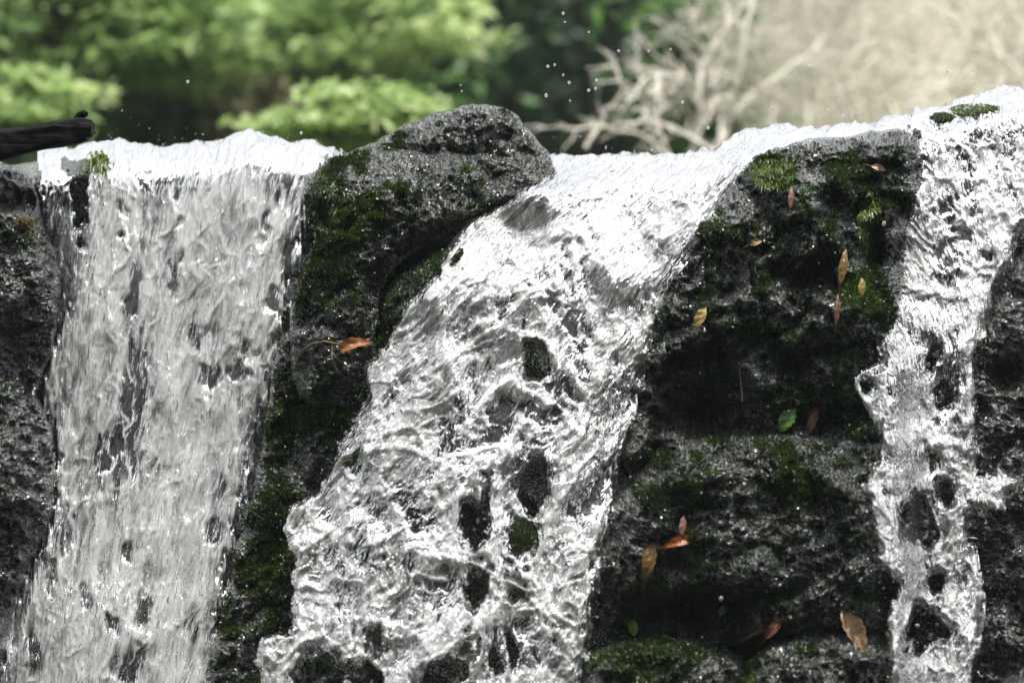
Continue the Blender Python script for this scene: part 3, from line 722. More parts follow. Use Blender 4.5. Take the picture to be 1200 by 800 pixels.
waterfall("right", RIGHT_L, RIGHT_R, [[(1040, 415), (1032, 428), (1001, 440), (1004, 456), (1016, 474), (1030, 500), (1050, 490)], [(1140, 555), (1158, 552), (1172, 548), (1184, 556), (1200, 560), (1192, 572), (1180, 576), (1178, 598), (1160, 598), (1135, 590)]],
          "narrow clear cascade broken by round dark gaps on the right",
          [(1130, 190, 12, 14, 0, .5), (1137, 202, 6, 9, 0, .7), (1106, 244, 11, 8, -25, .9), (1134, 228, 9, 12, 20, .8), (1142, 242, 9, 8, 0, .7), (1116, 264, 7, 10, 20, .8), (1128, 278, 7, 11, 0, .85), (1108, 298, 17, 15, 0, .95),
           (1160, 298, 6, 9, -30, .8), (1184, 226, 9, 10, 0, .6), (1112, 326, 16, 9, 0, .8), (1088, 360, 22, 9, 0, .6), (1056, 404, 15, 11, 0, .65), (1092, 416, 13, 24, 0, 1), (1120, 416, 7, 28, 0, .95), (1052, 450, 14, 20, 0, .65), (1108, 460, 16, 32, 0, 1),
           (1014, 450, 9, 14, -10, .9), (1108, 576, 12, 16, 0, .95), (1080, 530, 9, 9, 0, .7), (1088, 548, 9, 16, 0, .95), (1046, 582, 14, 9, 0, .6), (1098, 682, 13, 15, 0, 1), (1080, 672, 7, 8, 0, .8), (1104, 708, 6, 6, 0, .7), (1134, 680, 6, 13, 0, .6),
           (1048, 640, 8, 20, -20, .6), (1040, 717, 6, 7, 0, .9), (1130, 590, 5, 14, 0, .6), (1070, 500, 10, 10, 0, .4), (1125, 505, 8, 14, 0, .5), (1064, 470, 8, 14, 0, .4), (940, 166, 22, 8, 0, .6), (1000, 158, 30, 8, -10, .8), (1072, 158, 10, 5, 0, 1),
           (1140, 128, 22, 8, -25, .9), (1110, 140, 14, 6, -20, .7), (880, 166, 16, 6, -20, .4), (1180, 180, 10, 12, 0, .5), (1060, 340, 8, 14, 0, .4), (1120, 740, 6, 18, 0, .4)],
          [[(1058, 598), (1072, 578), (1084, 580), (1096, 600), (1106, 622), (1098, 634), (1080, 638), (1064, 630)], [(1066, 706), (1084, 710), (1100, 718), (1112, 735), (1106, 748), (1088, 752), (1080, 762), (1062, 762), (1061, 742)],
           (1099, 682, 10, 12, 0), (1092, 418, 8, 14, 0), (1013, 452, 6, 10, -15), (1158, 537, 10, 22, 0), (1108, 578, 7, 11, 0), (1107, 462, 9, 20, 0), (1072, 158, 8, 4, 0)], 500,
          lambda x, y: .022 + .055 * sstep(230, 420, y) + .03 * sstep(500, 760, y) + .12 * sstep(1092, 1040, x) * sstep(385, 440, y) + .05 * sstep(1140, 1165, x) * sstep(480, 540, y), lambda x, y: .50 + .10 * sstep(330, 180, y) , span=(845, 1440), meanw=160, streak=.8, flowu=lambda x, y: x - .35 * (y - 150) * sstep(0, 200, y - 150) * sstep(1250, 1050, x), warp=1.3, fray=3., thin=.25,
          ropes=[([(1036, 425), (1002, 441), (1006, 458), (1018, 476), (1031, 502)], 3.5, 1), ([(1038, 428), (1034, 460), (1032, 500)], 3.5, 1), ([(1062, 395), (1046, 412), (1036, 430)], 4, 1), ([(1130, 400), (1132, 440), (1130, 480), (1140, 525)], 7, 1),
                 ([(1026, 548), (1060, 560), (1085, 525), (1110, 515), (1142, 530)], 7, .9), ([(1018, 568), (1040, 600), (1060, 640), (1078, 668)], 5, 1), ([(1030, 652), (1052, 672), (1071, 692), (1066, 720), (1054, 748)], 6, 1),
                 ([(1073, 692), (1095, 668), (1112, 654)], 5, 1), ([(1085, 578), (1098, 610), (1110, 644)], 3.5, 1), ([(1064, 704), (1090, 709), (1114, 735)], 3.5, 1), ([(1135, 560), (1158, 578), (1178, 572), (1194, 562)], 4.5, .6),
                 ([(1060, 240), (1100, 210), (1130, 178)], 7, .6), ([(1150, 210), (1150, 280), (1140, 340)], 6, .7), ([(1045, 330), (1080, 340), (1120, 350), (1150, 340)], 6, .8), ([(1140, 640), (1146, 690), (1140, 750)], 5, .8)])

# ------------------------------------------------------------------ surface lookup
def surf(px, py):
    best = base_y(np.array([px]), np.array([py]))[0] + .05
    for (_, x0, y0, cell, Y, S, QX, QY) in ROCKS:
        i = int(round((py - y0) / cell)); j = int(round((px - x0) / cell))
        if 0 <= i < Y.shape[0] and 0 <= j < Y.shape[1] and S[i, j] > 1:
            best = min(best, Y[i, j])
    return float(best)

# ------------------------------------------------------------------ log over the left boulder
def log_beam():
    m, N, L, out = new_mat("shade_black_wet_wood")
    tc = N("TexCoord"); mp = N("Mapping"); mp.inputs['Scale'].default_value = (14, 120, 120); L(tc.outputs['Object'], mp.inputs[0])
    n = N("TexNoise"); n.inputs['Scale'].default_value = 1; n.inputs['Detail'].default_value = 5; L(mp.outputs[0], n.inputs[0])
    p = N("BsdfPrincipled"); L(mix_c(N, L, n.outputs[0], (.002, .002, .002), (.006, .0055, .005)), p.inputs['Base Color']); p.inputs['Roughness'].default_value = .6; p.inputs['Specular IOR Level'].default_value = .06  # near-black base colour carries the shade on the log's front
    b = N("Bump"); b.inputs['Strength'].default_value = .8; b.inputs['Distance'].default_value = .006; L(n.outputs[0], b.inputs['Height']); L(b.outputs[0], p.inputs['Normal']); L(p.outputs[0], out.inputs[0])
    nx, nk = 150, 40
    pxs = np.linspace(-330, 107, nx)
    top = np.interp(pxs, [-330, -100, 0, 30, 60, 80, 95, 107], [196, 165, 152, 149, 142, 139, 138, 140])
    bot = np.interp(pxs, [-330, -100, 0, 30, 60, 80, 107], [250, 208, 189, 180, 174, 171, 166])
    k = np.linspace(0, 2 * math.pi, nk, endpoint=False)
    A, K = np.meshgrid(pxs, k, indexing='ij')
    c = ((top + bot) / 2)[:, None]; h = ((bot - top) / 2)[:, None]
    cs, sn = np.cos(K), np.sin(K)
    sq = lambda t: np.sign(t) * np.abs(t) ** .42
    rough = 1 + .07 * fbm(A / 40., K * 2.2, seed=801, octv=3) + .05 * perlin(A / 9., K * 3, seed=802)
    PYg = c - h * sq(sn) * rough
    Yg = -.075 + .045 * sq(cs) * rough
    AX = A - 5 * (A > 100) * (sn < -.2)
    x, y, z = world_pt(AX, PYg, Yg)
    V = np.stack([x, y, z], -1).reshape(-1, 3)
    F = []
    for i in range(nx - 1):
        for j in range(nk):
            j2 = (j + 1) % nk
            F.append((i * nk + j, (i + 1) * nk + j, (i + 1) * nk + j2, i * nk + j2))
    o = link("log", mesh_np("log", V, F, m), label="black log end poking in over the left edge of the fall", cat="log")
    # sawn end
    ring = V[(nx - 1) * nk:]; cen = ring.mean(0) + np.array([.0035, 0, 0])
    inner = cen + (ring - cen) * .55 + np.array([.004, 0, 0]) + RNG.normal(0, .001, ring.shape)
    VV = np.concatenate([ring + np.array([.0004, 0, 0]), inner, [cen + np.array([.003, 0, 0])]]); FF = []
    for j in range(nk):
        j2 = (j + 1) % nk
        FF += [(j, nk + j, nk + j2, nk + j2), (nk + j, 2 * nk, nk + j2, nk + j2)]
        FF[-2] = (j, nk + j, nk + j2, j2)
    me = bpy.data.meshes.new("cut_end"); me.from_pydata([tuple(v) for v in VV], [], [tuple(dict.fromkeys(f)) for f in FF]); me.materials.append(m)
    link("cut_end", me, o)
    t = Tubes()
    kx = [world_pt(88, 141, -.075), world_pt(94, 136, -.078), world_pt(99, 133, -.08), world_pt(103, 134, -.08)]
    t.add(kx, [.005, .007, .006, .003], 9)
    link("knot", t.mesh("knot", m), o)
log_beam()

# ------------------------------------------------------------------ fallen leaves
LEAF_COLS = {
    "orange": ((.42, .17, .04), (.30, .10, .03)), "rust": ((.22, .07, .035), (.14, .045, .025)), "green": ((.08, .20, .02), (.05, .14, .015)),
    "red": ((.42, .11, .02), (.28, .06, .015)), "pink": ((.36, .20, .14), (.24, .12, .08)), "mustard": ((.26, .15, .03), (.16, .085, .02)),
    "tan": ((.46, .29, .15), (.32, .18, .085)), "yellow": ((.42, .29, .08), (.3, .2, .05)), "lime": ((.20, .36, .02), (.13, .26, .015)), "brown": ((.20, .10, .05), (.12, .06, .03)),
}
def fallen_leaf(px, py, ln, wd, ang, colour, label, curl=.25, lean=.5, stalk=True):
    key = "leaf_" + colour
    mt = bpy.data.materials.get(key) or plain_mat(key, *[tuple(.74 * c for c in k_) for k_ in LEAF_COLS[colour]], scale=130, rough=.25, bump=.35, trans=.25)
    n, k = 15, 9
    ln, wd = ln * .88, wd * .88
    L_, W_ = ln / PPM, wd / PPM
    V = []; 
    for i in range(n):
        t = i / (n - 1)
        w = W_ * .5 * (math.sin(math.pi * min(t * .96 + .02, 1)) ** .75) * (1 - .25 * t) * (1 + .10 * math.sin(t * 31 + px))
        for j in range(k):
            s = j / (k - 1) * 2 - 1
            x = (t - .5) * L_
            y = s * w
            zz = -curl * L_ * ((t - .5) ** 2) * 1.6 + .35 * abs(s) * w * (1 + curl) + .03 * W_ * math.sin(t * 17 + s * 4 + py)
            V.append((x, y, zz))
    V = np.array(V)
    a = math.radians(ang)
    # leaf frame: long axis in the picture plane at the given angle, tipped back by lean, face to the camera and the sky
    ax = np.array([math.cos(a), .32 * math.sin(a), math.sin(a)]); ax /= np.linalg.norm(ax)
    nm = np.array([0, -1, lean]); nm = nm - ax * nm.dot(ax); nm /= np.linalg.norm(nm)
    sd = np.cross(nm, ax)
    yy = min(surf(px, py), surf(px + .25 * ln * math.cos(a), py - .25 * ln * math.sin(a)) - .04 * ln / PPM, surf(px - .25 * ln * math.cos(a), py + .25 * ln * math.sin(a)) + .04 * ln / PPM) - .010
    c = np.array(world_pt(px, py, yy))
    V = V[:, :1] * ax + V[:, 1:2] * sd + V[:, 2:3] * nm
    o = link("leaf", mesh_np("leaf", V, grid_faces(n, k), mt), label=label, cat="leaf", group="leaves lying on the rocks")
    o.location = c
    if stalk:
        t = Tubes(); e = V[k // 2]; d = -ax
        t.add([e + d * .0, e + d * .006 + nm * .001, e + d * .012 - nm * .002], [.0008, .0007, .0005], 5)
        link("stalk", t.mesh("stalk", mt), o)
for a in [
    (412, 404, 52, 17, 18, "orange", "orange curled leaf cradled by the tangled roots on the mossy rib", .6),
    (953, 491, 46, 12, 68, "rust", "rust red rolled leaf standing upright just right of the green leaf", .3),
    (923, 490, 36, 22, 58, "green", "fresh green leaf propped on the edge of the flat topped boulder", .1),
    (798, 634, 40, 14, 12, "red", "bright orange red leaf lying level on the dark broad boulder", .4),
    (800, 615, 24, 9, 82, "pink", "small pinkish leaf standing up behind the orange red leaf", .2),
    (761, 655, 48, 18, 76, "mustard", "mustard brown drooping leaf to the left of the orange red leaf", .5),
    (1001, 737, 58, 27, -64, "tan", "large dry tan leaf on the pale glinting rock at the bottom edge", .15),
    (988, 312, 48, 12, 78, "mustard", "long ochre leaf hanging on the craggy outcrop", .2),
    (981, 362, 38, 8, 84, "brown", "thin brown leaf shred hanging just below the long ochre leaf", .2),
    (1010, 336, 24, 10, 85, "yellow", "small yellow leaf on moss near the right fall", .2),
    (821, 371, 28, 15, 62, "yellow", "golden oval leaf on the left flank of the craggy outcrop", .2),
    (742, 735, 20, 14, 95, "lime", "lime green oval leaf beside the foot of the middle fall", .1),
    (908, 734, 36, 13, 48, "rust", "frayed rusty leaf caught at the thick end of the brown twig", .4),
    (306, 297, 26, 11, 60, "pink", "pinkish leaf stuck in the left veil of water", .2),
    (927, 231, 28, 8, 84, "pink", "narrow pale pink leaf stuck upright under the bright moss tuft", .2),
    (1030, 197, 20, 10, -18, "tan", "small tan leaf lying near the top of the craggy outcrop", .2),
    (846, 715, 14, 9, 70, "lime", "tiny lime green leaf low on the shaded face of the broad boulder", .1),
    (886, 284, 16, 10, 20, "mustard", "small ochre leaf scrap in the middle of the craggy outcrop", .2),
]:
    fallen_leaf(*a)

# twigs and roots
M_TWIG = plain_mat("wet_twig_bark", (.06, .04, .025), (.14, .10, .06), 200, .4, .4)
M_ROOT = plain_mat("tan_root", (.12, .08, .04), (.22, .15, .075), 150, .4, .3)
M_PALE = plain_mat("pale_twig", (.32, .28, .20), (.48, .43, .34), 150, .45, .3)
def twig(pts, r, mat, label, forks=()):
    t = Tubes()
    P = [world_pt(x, y, surf(x, y) - .008) for x, y in pts]
    t.add(P, list(np.linspace(r, r * .55, len(P))), 7)
    o = link("twig", t.mesh("twig", mat), label=label, cat="twig")
    for f in forks:
        t = Tubes(); Q = [world_pt(x, y, surf(*pts[-1]) - .010) for x, y in f]
        t.add(Q, list(np.linspace(r * .6, r * .25, len(Q))), 6)
        link("side_twig", t.mesh("side_twig", mat), o)
    return o
twig([(778, 745), (790, 749), (803, 754), (817, 757)], .0022, M_PALE, "short pale twig lying on the low moss covered rock")
twig([(926, 722), (908, 732), (888, 741), (868, 751), (846, 757)], .0035, M_TWIG, "dark brown twig wedged under the broad boulder", [[(908, 732), (900, 722), (897, 712)]])
twig([(870, 470), (868, 445), (866, 425)], .0012, M_PALE, "fine upright stalk in the dark hollow of the craggy outcrop")
def roots():
    t = Tubes()
    strands = [[(434, 398), (420, 402), (404, 402), (386, 398), (368, 402), (354, 412), (346, 428), (342, 446)],
               [(400, 403), (380, 400), (360, 406), (350, 418), (347, 432)], [(390, 402), (389, 416), (392, 430), (399, 440)]]
    for i, s in enumerate(strands):
        P = [world_pt(x + random.uniform(-1, 1), y + random.uniform(-1, 1), surf(x, y) - .007 - .002 * (i % 3)) for x, y in s]
        t.add(P, list(np.linspace((.0016 if i < 2 else .0012), .0007, len(P))), 6)
    link("root_tangle", t.mesh("root_tangle", M_ROOT), label="tangle of thin tan roots draped over the mossy rock rib", cat="roots")
roots()

# ------------------------------------------------------------------ moss clumps and grass tuft with blades of their own
M_BRIGHT = leaf_material("bright_wet_moss", [(0, (.02, .04, .01)), (.5, (.09, .15, .02)), (1, (.26, .34, .05))], rough=.3)
M_GRASS = leaf_material("water_grass", [(0, (.03, .06, .01)), (.5, (.10, .17, .02)), (1, (.28, .34, .06))], rough=.35)
def tuft(name, px, py, rx, ry, n, ln, label, cat, mat, droop=.6, yoff=-.01, seed=1):
    rng = np.random.default_rng(seed)
    V = []; F = []; T = []
    for i in range(n):
        a = rng.uniform(0, 2 * math.pi); q = math.sqrt(rng.random())
        x, y = px + rx * q * math.cos(a), py + ry * q * math.sin(a)
        P = np.array(world_pt(x, y, surf(x, max(y, float(crest(np.array([x]))[0]) + 1)) + yoff - .012 * (1 - q)))
        d = np.array([rng.normal(0, .45), -.5 + rng.normal(0, .35), .5 + rng.normal(0, .3)]); d /= np.linalg.norm(d)
        L_ = ln * rng.uniform(.5, 1.2); w = max(ln * .07, .0009) * rng.uniform(.7, 1.4)
        sd = np.cross(d, rng.normal(0, 1, 3)); sd /= np.linalg.norm(sd)
        b = len(V)
        for k in range(4):
            t = k / 3
            c = P + d * L_ * t + np.array([0, -.15, -1]) * droop * L_ * t * t
            V += [c - sd * w * (1 - .85 * t), c + sd * w * (1 - .85 * t)]
        for k in range(3):
            F.append((b + 2 * k, b + 2 * k + 1, b + 2 * k + 3, b + 2 * k + 2))
        T += [float(np.clip(rng.beta(2, 2.2), 0, 1))] * 8
    link(name, mesh_np(name, V, F, mat, {"tint": T}), label=label, cat=cat)
tuft("grass_tuft", 116, 188, 11, 11, 80, .030, "tuft of yellow green grass at the crest just right of the log", "grass", M_GRASS, 1.3, -.062, 5)
tuft("moss_clump", 905, 203, 26, 17, 1900, .010, "bright yellow green moss hanging at the top left of the craggy outcrop", "moss", M_BRIGHT, 1.1, -.004, 6)
tuft("moss_clump", 1142, 128, 30, 6, 700, .009, "green moss clump on the crest at the top right", "moss", M_BRIGHT, .8, -.066, 7)
tuft("moss_clump", 1103, 137, 16, 5, 500, .008, "small dark moss clump on the crest left of the larger crest clump", "moss", M_MOSS, .8, -.064, 8)
tuft("moss_clump", 1018, 262, 13, 38, 1500, .008, "long strip of green moss beside the upper right fall", "moss", M_BRIGHT, 1.2, -.004, 9)
tuft("moss_clump", 612, 628, 18, 20, 900, .009, "pale green moss cushion showing through a gap in the middle fall", "moss", M_BRIGHT, .9, -.02, 10)
tuft("moss_clump", 382, 232, 16, 42, 2600, .008, "dark green moss fringe on the left flank of the big grey boulder", "moss", M_MOSS, 1.2, -.004, 11)
tuft("moss_clump", 30, 262, 13, 8, 600, .008, "dry olive moss cushion on the shaded left boulder", "moss", leaf_material("dry_moss", [(0, (.05, .05, .02)), (.6, (.17, .15, .06)), (1, (.32, .28, .13))]), .7, -.006, 12)

# ------------------------------------------------------------------ droplets thrown up by the water
def droplets():
    import bmesh
    bm = bmesh.new(); bmesh.ops.create_icosphere(bm, subdivisions=3, radius=1.0)
    me = bpy.data.meshes.new("water_droplet"); bm.to_mesh(me); bm.free()
    me.polygons.foreach_set("use_smooth", [True] * len(me.polygons)); me.materials.append(M_DROP)
    rng = np.random.default_rng(77)
    air = [(660, 16), (662, 26), (690, 38), (642, 78), (650, 76), (667, 97), (668, 118), (699, 94), (698, 104), (690, 106), (660, 88), (760, 60), (786, 58), (800, 98), (853, 88), (954, 88), (950, 78), (988, 136), (905, 128),
           (970, 130), (1046, 118), (760, 160), (764, 176), (710, 172), (680, 160), (800, 120), (735, 150), (550, 46), (541, 107), (540, 100), (220, 96), (353, 156), (1006, 108), (872, 120), (640, 112), (725, 60), (1110, 84), (830, 150)]
    near = [(1085, 613, 3.4), (1094, 624, 3), (1075, 733, 3), (1069, 724, 2), (1098, 731, 2.2), (1102, 305, 2.6), (1108, 308, 3.4), (1124, 308, 3.4), (1116, 312, 2.6), (1103, 284, 2.2), (1086, 402, 4.5), (1104, 465, 2.6), (1088, 427, 2.2),
            (845, 701, 2.2), (560, 610, 2.2), (556, 620, 1.8), (1036, 262, 2.2), (1090, 745, 3.2), (1066, 752, 3.6), (440, 428, 1.6), (690, 470, 1.6)]
    L = [(x, y, rng.uniform(.9, 1.9), -.05 - .1 * rng.random()) for x, y in air] + [(x, y, r, surf(x, y) - .075) for x, y, r in near]
    for i, (x, y, r, yy) in enumerate(L):
        o = bpy.data.objects.new("water_droplet", me); COL.objects.link(o)
        o.location = world_pt(x, y, yy); s = r / PPM; o.scale = (s, s, s * rng.uniform(.9, 1.3))
        o["label"] = "tiny water droplet in mid air above the crest" if i < len(air) else "tiny water bead in front of dark rock"
        o["category"] = "droplet"; o["group"] = "droplets in the air above the crest" if i < len(air) else "beads flying in front of the rocks"
droplets()

def spray():
    import bmesh
    bm = bmesh.new(); bmesh.ops.create_icosphere(bm, subdivisions=1, radius=1.0)
    v0 = np.array([v.co[:] for v in bm.verts]); f0 = np.array([[v.index for v in f.verts] for f in bm.faces]); bm.free()
    rng = np.random.default_rng(91); P = []; R = []
    def put(x, y, yy, r): P.append(world_pt(x, y, yy)); R.append(r / PPM)
    edges = [(LEFT_L, 14, 150, .05), (LEFT_R, 12, 110, .05), (MID_L, 16, 230, .09), (MID_R, 12, 140, .07), (RIGHT_L[10:], 12, 170, .10), (RIGHT_R[3:], 12, 150, .08)]
    for pts, sd, n, fr_ in edges:
        p = np.array(pts, float)
        for _ in range(n):
            i = rng.integers(0, len(p) - 1); t = rng.random(); c = p[i] * (1 - t) + p[i + 1] * t
            x, y = c + rng.normal(0, sd, 2)
            if 175 < y < 830: put(x, y, surf(x, y) - .02 - fr_ * rng.random(), .32 + 1.0 * rng.random() ** 4)
    for _ in range(700):                       # over the falls themselves and just above the lip
        x = rng.uniform(20, 1190); y = rng.uniform(200, 800)
        put(x, y, surf(x, y) - .06 - .09 * rng.random(), .3 + .9 * rng.random() ** 4)
    for _ in range(150):
        x = rng.choice([rng.uniform(60, 380), rng.uniform(640, 1190), rng.uniform(640, 1190)]); h = rng.exponential(16)
        put(x, float(crest(np.array([x]))[0]) - h, float(lip_y(np.array([x]))[0]) - rng.uniform(0, .15), .4 + .8 * rng.random() ** 2)
    P = np.array(P); R = np.array(R)
    V = (v0[None] * R[:, None, None] + P[:, None]).reshape(-1, 3)
    F = (f0[None] + (np.arange(len(P)) * len(v0))[:, None, None]).reshape(-1, 3)
    link("spray", mesh_np("spray", V, F, M_DROP), label="fine spray of droplets thrown off the falling water", cat="spray", kind="stuff")
spray()

# ------------------------------------------------------------------ trees and shrubs behind the fall
def at(px, py, y): return np.array(world_pt(px, py, y))
M_BARK = plain_mat("tree_bark", (.05, .04, .03), (.12, .10, .075), 12, .8, .6, .2)
def foliage_mat(name, a, b, c): return leaf_material(name, [(0, a), (.5, b), (1, c)], rough=.45, trans=.5)
F_PALE = foliage_mat("pale_maple_leaves", (.12, .22, .055), (.34, .49, .17), (.66, .75, .40))
F_MID = foliage_mat("mid_green_leaves", (.03, .09, .02), (.085, .20, .045), (.22, .38, .10))
F_DARK = foliage_mat("dark_evergreen_leaves", (.035, .075, .038), (.07, .14, .062), (.13, .22, .09))
F_TAN = foliage_mat("withered_leaves", (.14, .11, .06), (.26, .22, .13), (.42, .36, .24))
def tree(name, label, cat, px, py, y, r, n_cl, per, leaf, mat, seed, trunk_r=.05, flat=.45, lean=0.0):
    """r = crown radii in metres; clumps of leaves on limbs that grow from one tapered trunk"""
    rng = np.random.default_rng(seed)
    c = at(px, py, y); r = np.array(r)
    base = np.array([c[0] + lean, c[1], float(ground_z(c[0] + lean, c[1])) - .05])
    root = bpy.data.objects.new(name, None); COL.objects.link(root); root.location = base
    root["label"] = label; root["category"] = cat
    tb = Tubes()
    top = c + np.array([0, 0, r[2] * .45])
    h = max(top[2] - base[2], .3)
    P = [base * (1 - t) + top * t + np.array([.06 * math.sin(5 * t + seed), .05 * math.cos(4 * t + seed), 0]) * t * h * .5 for t in np.linspace(0, 1, 8)]
    tb.add([Vector(p - base) for p in P], list(np.linspace(trunk_r, trunk_r * .25, 8)), 9)
    q = rng.normal(0, 1, (n_cl, 3)); q /= np.linalg.norm(q, axis=1, keepdims=True)
    q *= rng.uniform(.25, 1, (n_cl, 1)) ** .55
    C = c + q * r
    C[:, 2] = np.maximum(C[:, 2], base[2] + .1)
    for k in rng.choice(n_cl, min(n_cl, 16), replace=False):
        a = P[rng.integers(3, 7)]
        mid = (a + C[k]) / 2 + np.array([0, 0, .08 * h * .3])
        tb.add([Vector(a - base), Vector(mid - base), Vector(C[k] - base)], [trunk_r * .35, trunk_r * .22, trunk_r * .08], 6)
    link("trunk", tb.mesh("trunk", M_BARK), root)
    cs = r.mean() * rng.uniform(.16, .34, (n_cl, 1))
    ofs = rng.normal(0, 1, (n_cl, per, 3)) * cs[:, :, None] * np.array([1, 1, flat])
    L = (C[:, None, :] + ofs).reshape(-1, 3); n = len(L)
    L = L - base
    nm = rng.normal(0, .5, (n, 3)) + np.array([0, -.15, 1]); nm /= np.linalg.norm(nm, axis=1, keepdims=True)
    d = np.cross(nm, rng.normal(0, 1, (n, 3))); d /= np.linalg.norm(d, axis=1, keepdims=True)
    s = np.cross(nm, d)
    sz = leaf * rng.uniform(.6, 1.3, (n, 1))
    V = np.stack([L - d * sz, L + s * sz * .42 - nm * sz * .1, L + d * sz - nm * sz * .25, L - s * sz * .42 - nm * sz * .1], 1).reshape(-1, 3)
    tint = np.repeat(np.clip(rng.normal(.45, .18, n) + np.repeat(rng.normal(0, .16, n_cl), per), 0, 1), 4)
    link("crown", mesh_np("crown", V, np.arange(n * 4).reshape(-1, 4), mat, {"tint": tint}, smooth=False), root)

tree("tree", "pale green maple spreading flat sprays of leaves in the top left corner", "tree", 60, 20, 4.6, (.62, .4, .30), 70, 60, .045, F_PALE, 901, flat=.16)
tree("shrub", "pale yellow green low shrub between the maple and the log", "shrub", 15, 120, 3.8, (.22, .25, .12), 22, 55, .034, F_PALE, 902, .02, flat=.25)
tree("tree", "slender pale green sapling with layered sprays right of the maple", "tree", 195, 45, 5.2, (.36, .3, .22), 40, 55, .045, F_PALE, 916, .025, flat=.16)
tree("tree", "mid green loose tree behind the left veil of water", "tree", 250, 70, 6.4, (.75, .6, .8), 70, 70, .05, F_MID, 903)
tree("shrub", "withered pinkish tan bush low behind the left veil of water", "shrub", 292, 128, 4.8, (.16, .2, .12), 16, 34, .032, F_TAN, 904, .02)
tree("tree", "sunlit pale green tree up behind the big grey boulder on its left", "tree", 440, 35, 5.4, (.36, .4, .24), 50, 60, .045, F_PALE, 905, .03, flat=.2)
tree("shrub", "light green rounded shrub low beside the big grey boulder", "shrub", 415, 140, 3.2, (.24, .2, .10), 36, 60, .028, F_PALE, 906, .02, flat=.25)
tree("shrub", "mid green leafy bush low behind the highest part of the left veil", "shrub", 300, 105, 6.0, (.45, .3, .3), 50, 60, .042, F_MID, 917, .03)
tree("shrub", "fresh green bush in the gap left of the light green shrub", "shrub", 190, 140, 5.6, (.35, .3, .22), 36, 60, .04, F_MID, 907, .03)
tree("tree", "olive green tree between the pale tree and the maple", "tree", 360, 70, 7.6, (.8, .6, .8), 80, 70, .055, F_MID, 908)
tree("tree", "dark shaded evergreen tree filling the gap above the middle fall", "tree", 690, 20, 7.8, (1.15, .6, 1.0), 110, 90, .05, F_DARK, 909, .09)
tree("tree", "darkest evergreen tree farther back above the boulder", "tree", 560, -20, 10.5, (1.5, 1.0, 1.9), 150, 130, .065, F_DARK, 910, .1)
tree("tree", "deep green tree far behind the maple on the left", "tree", 120, -10, 11, (1.8, 1.0, 1.9), 130, 110, .07, F_MID, 911, .1)
tree("tree", "deep green tree far behind at upper centre left", "tree", 350, -60, 12.5, (1.7, 1.0, 1.8), 130, 110, .07, F_MID, 912, .1)
tree("tree", "green leafy sapling glimpsed through the dead branches", "tree", 835, 90, 4.6, (.2, .25, .42), 34, 60, .035, F_MID, 913, .02)
tree("tree", "tall hazy green tree far behind the dead branches on the right", "tree", 1120, -160, 12.5, (2.4, 1.2, 1.5), 150, 110, .08, F_MID, 914, .12)

# dry bank on the right
def bank():
    n, k = 70, 40
    X, Y = np.meshgrid(np.linspace(.55, 7, n), np.linspace(2.6, 9.5, k))
    H = 2.3 * sstep(2.7, 8.5, Y) * sstep(.5, 1.6, X + .25 * perlin(X, Y, seed=31)) * (1 - .25 * sstep(3.5, 7, X)) + .10 * fbm(X * 1.7, Y * 1.7, seed=33)
    Z = ground_z(X, Y) - .12 + H
    V = np.stack([X, Y, Z], -1).reshape(-1, 3)
    link("bank", mesh_np("bank", V, grid_faces(k, n)[:, ::-1], plain_mat("dry_soil_and_straw", (.34, .32, .25), (.46, .44, .36), 5, .9, .7, .2)), kind="structure")
    rng = np.random.default_rng(5)
    m = 13000
    ii = rng.integers(0, n * k, m); P = V[ii] + np.stack([rng.uniform(-.07, .07, m), rng.uniform(-.12, .12, m), np.zeros(m)], 1)
    P = P[H.ravel()[ii] > .12]; m = len(P)
    d = np.stack([rng.normal(0, .7, m), rng.normal(-.2, .5, m), rng.uniform(.2, 1.0, m)], 1); d /= np.linalg.norm(d, axis=1, keepdims=True)
    s = np.cross(d, rng.normal(0, 1, (m, 3))); s /= np.linalg.norm(s, axis=1, keepdims=True)
    L = rng.uniform(.12, .38, (m, 1)); w = rng.uniform(.003, .008, (m, 1))
    b = np.array([0, 0, -1]) * L * .35
    Vg = np.stack([P - s * w, P + s * w, P + d * L * .5 + s * w * .8, P + d * L * .5 - s * w * .8, P + d * L + b + s * w * .3, P + d * L + b - s * w * .3], 1).reshape(-1, 3)
    i6 = np.arange(m)[:, None] * 6
    F = np.concatenate([i6 + np.array([0, 1, 2, 3]), i6 + np.array([3, 2, 4, 5])])
    link("dry_grass", mesh_np("dry_grass", Vg, F, leaf_material("bleached_straw", [(0, (.30, .30, .19)), (.5, (.48, .46, .36)), (1, (.62, .60, .50))], .6, .35), {"tint": np.repeat(rng.random(m), 6)}, smooth=False), kind="stuff",
         label="bleached dry grass covering the bank on the right", cat="dry grass")
bank()

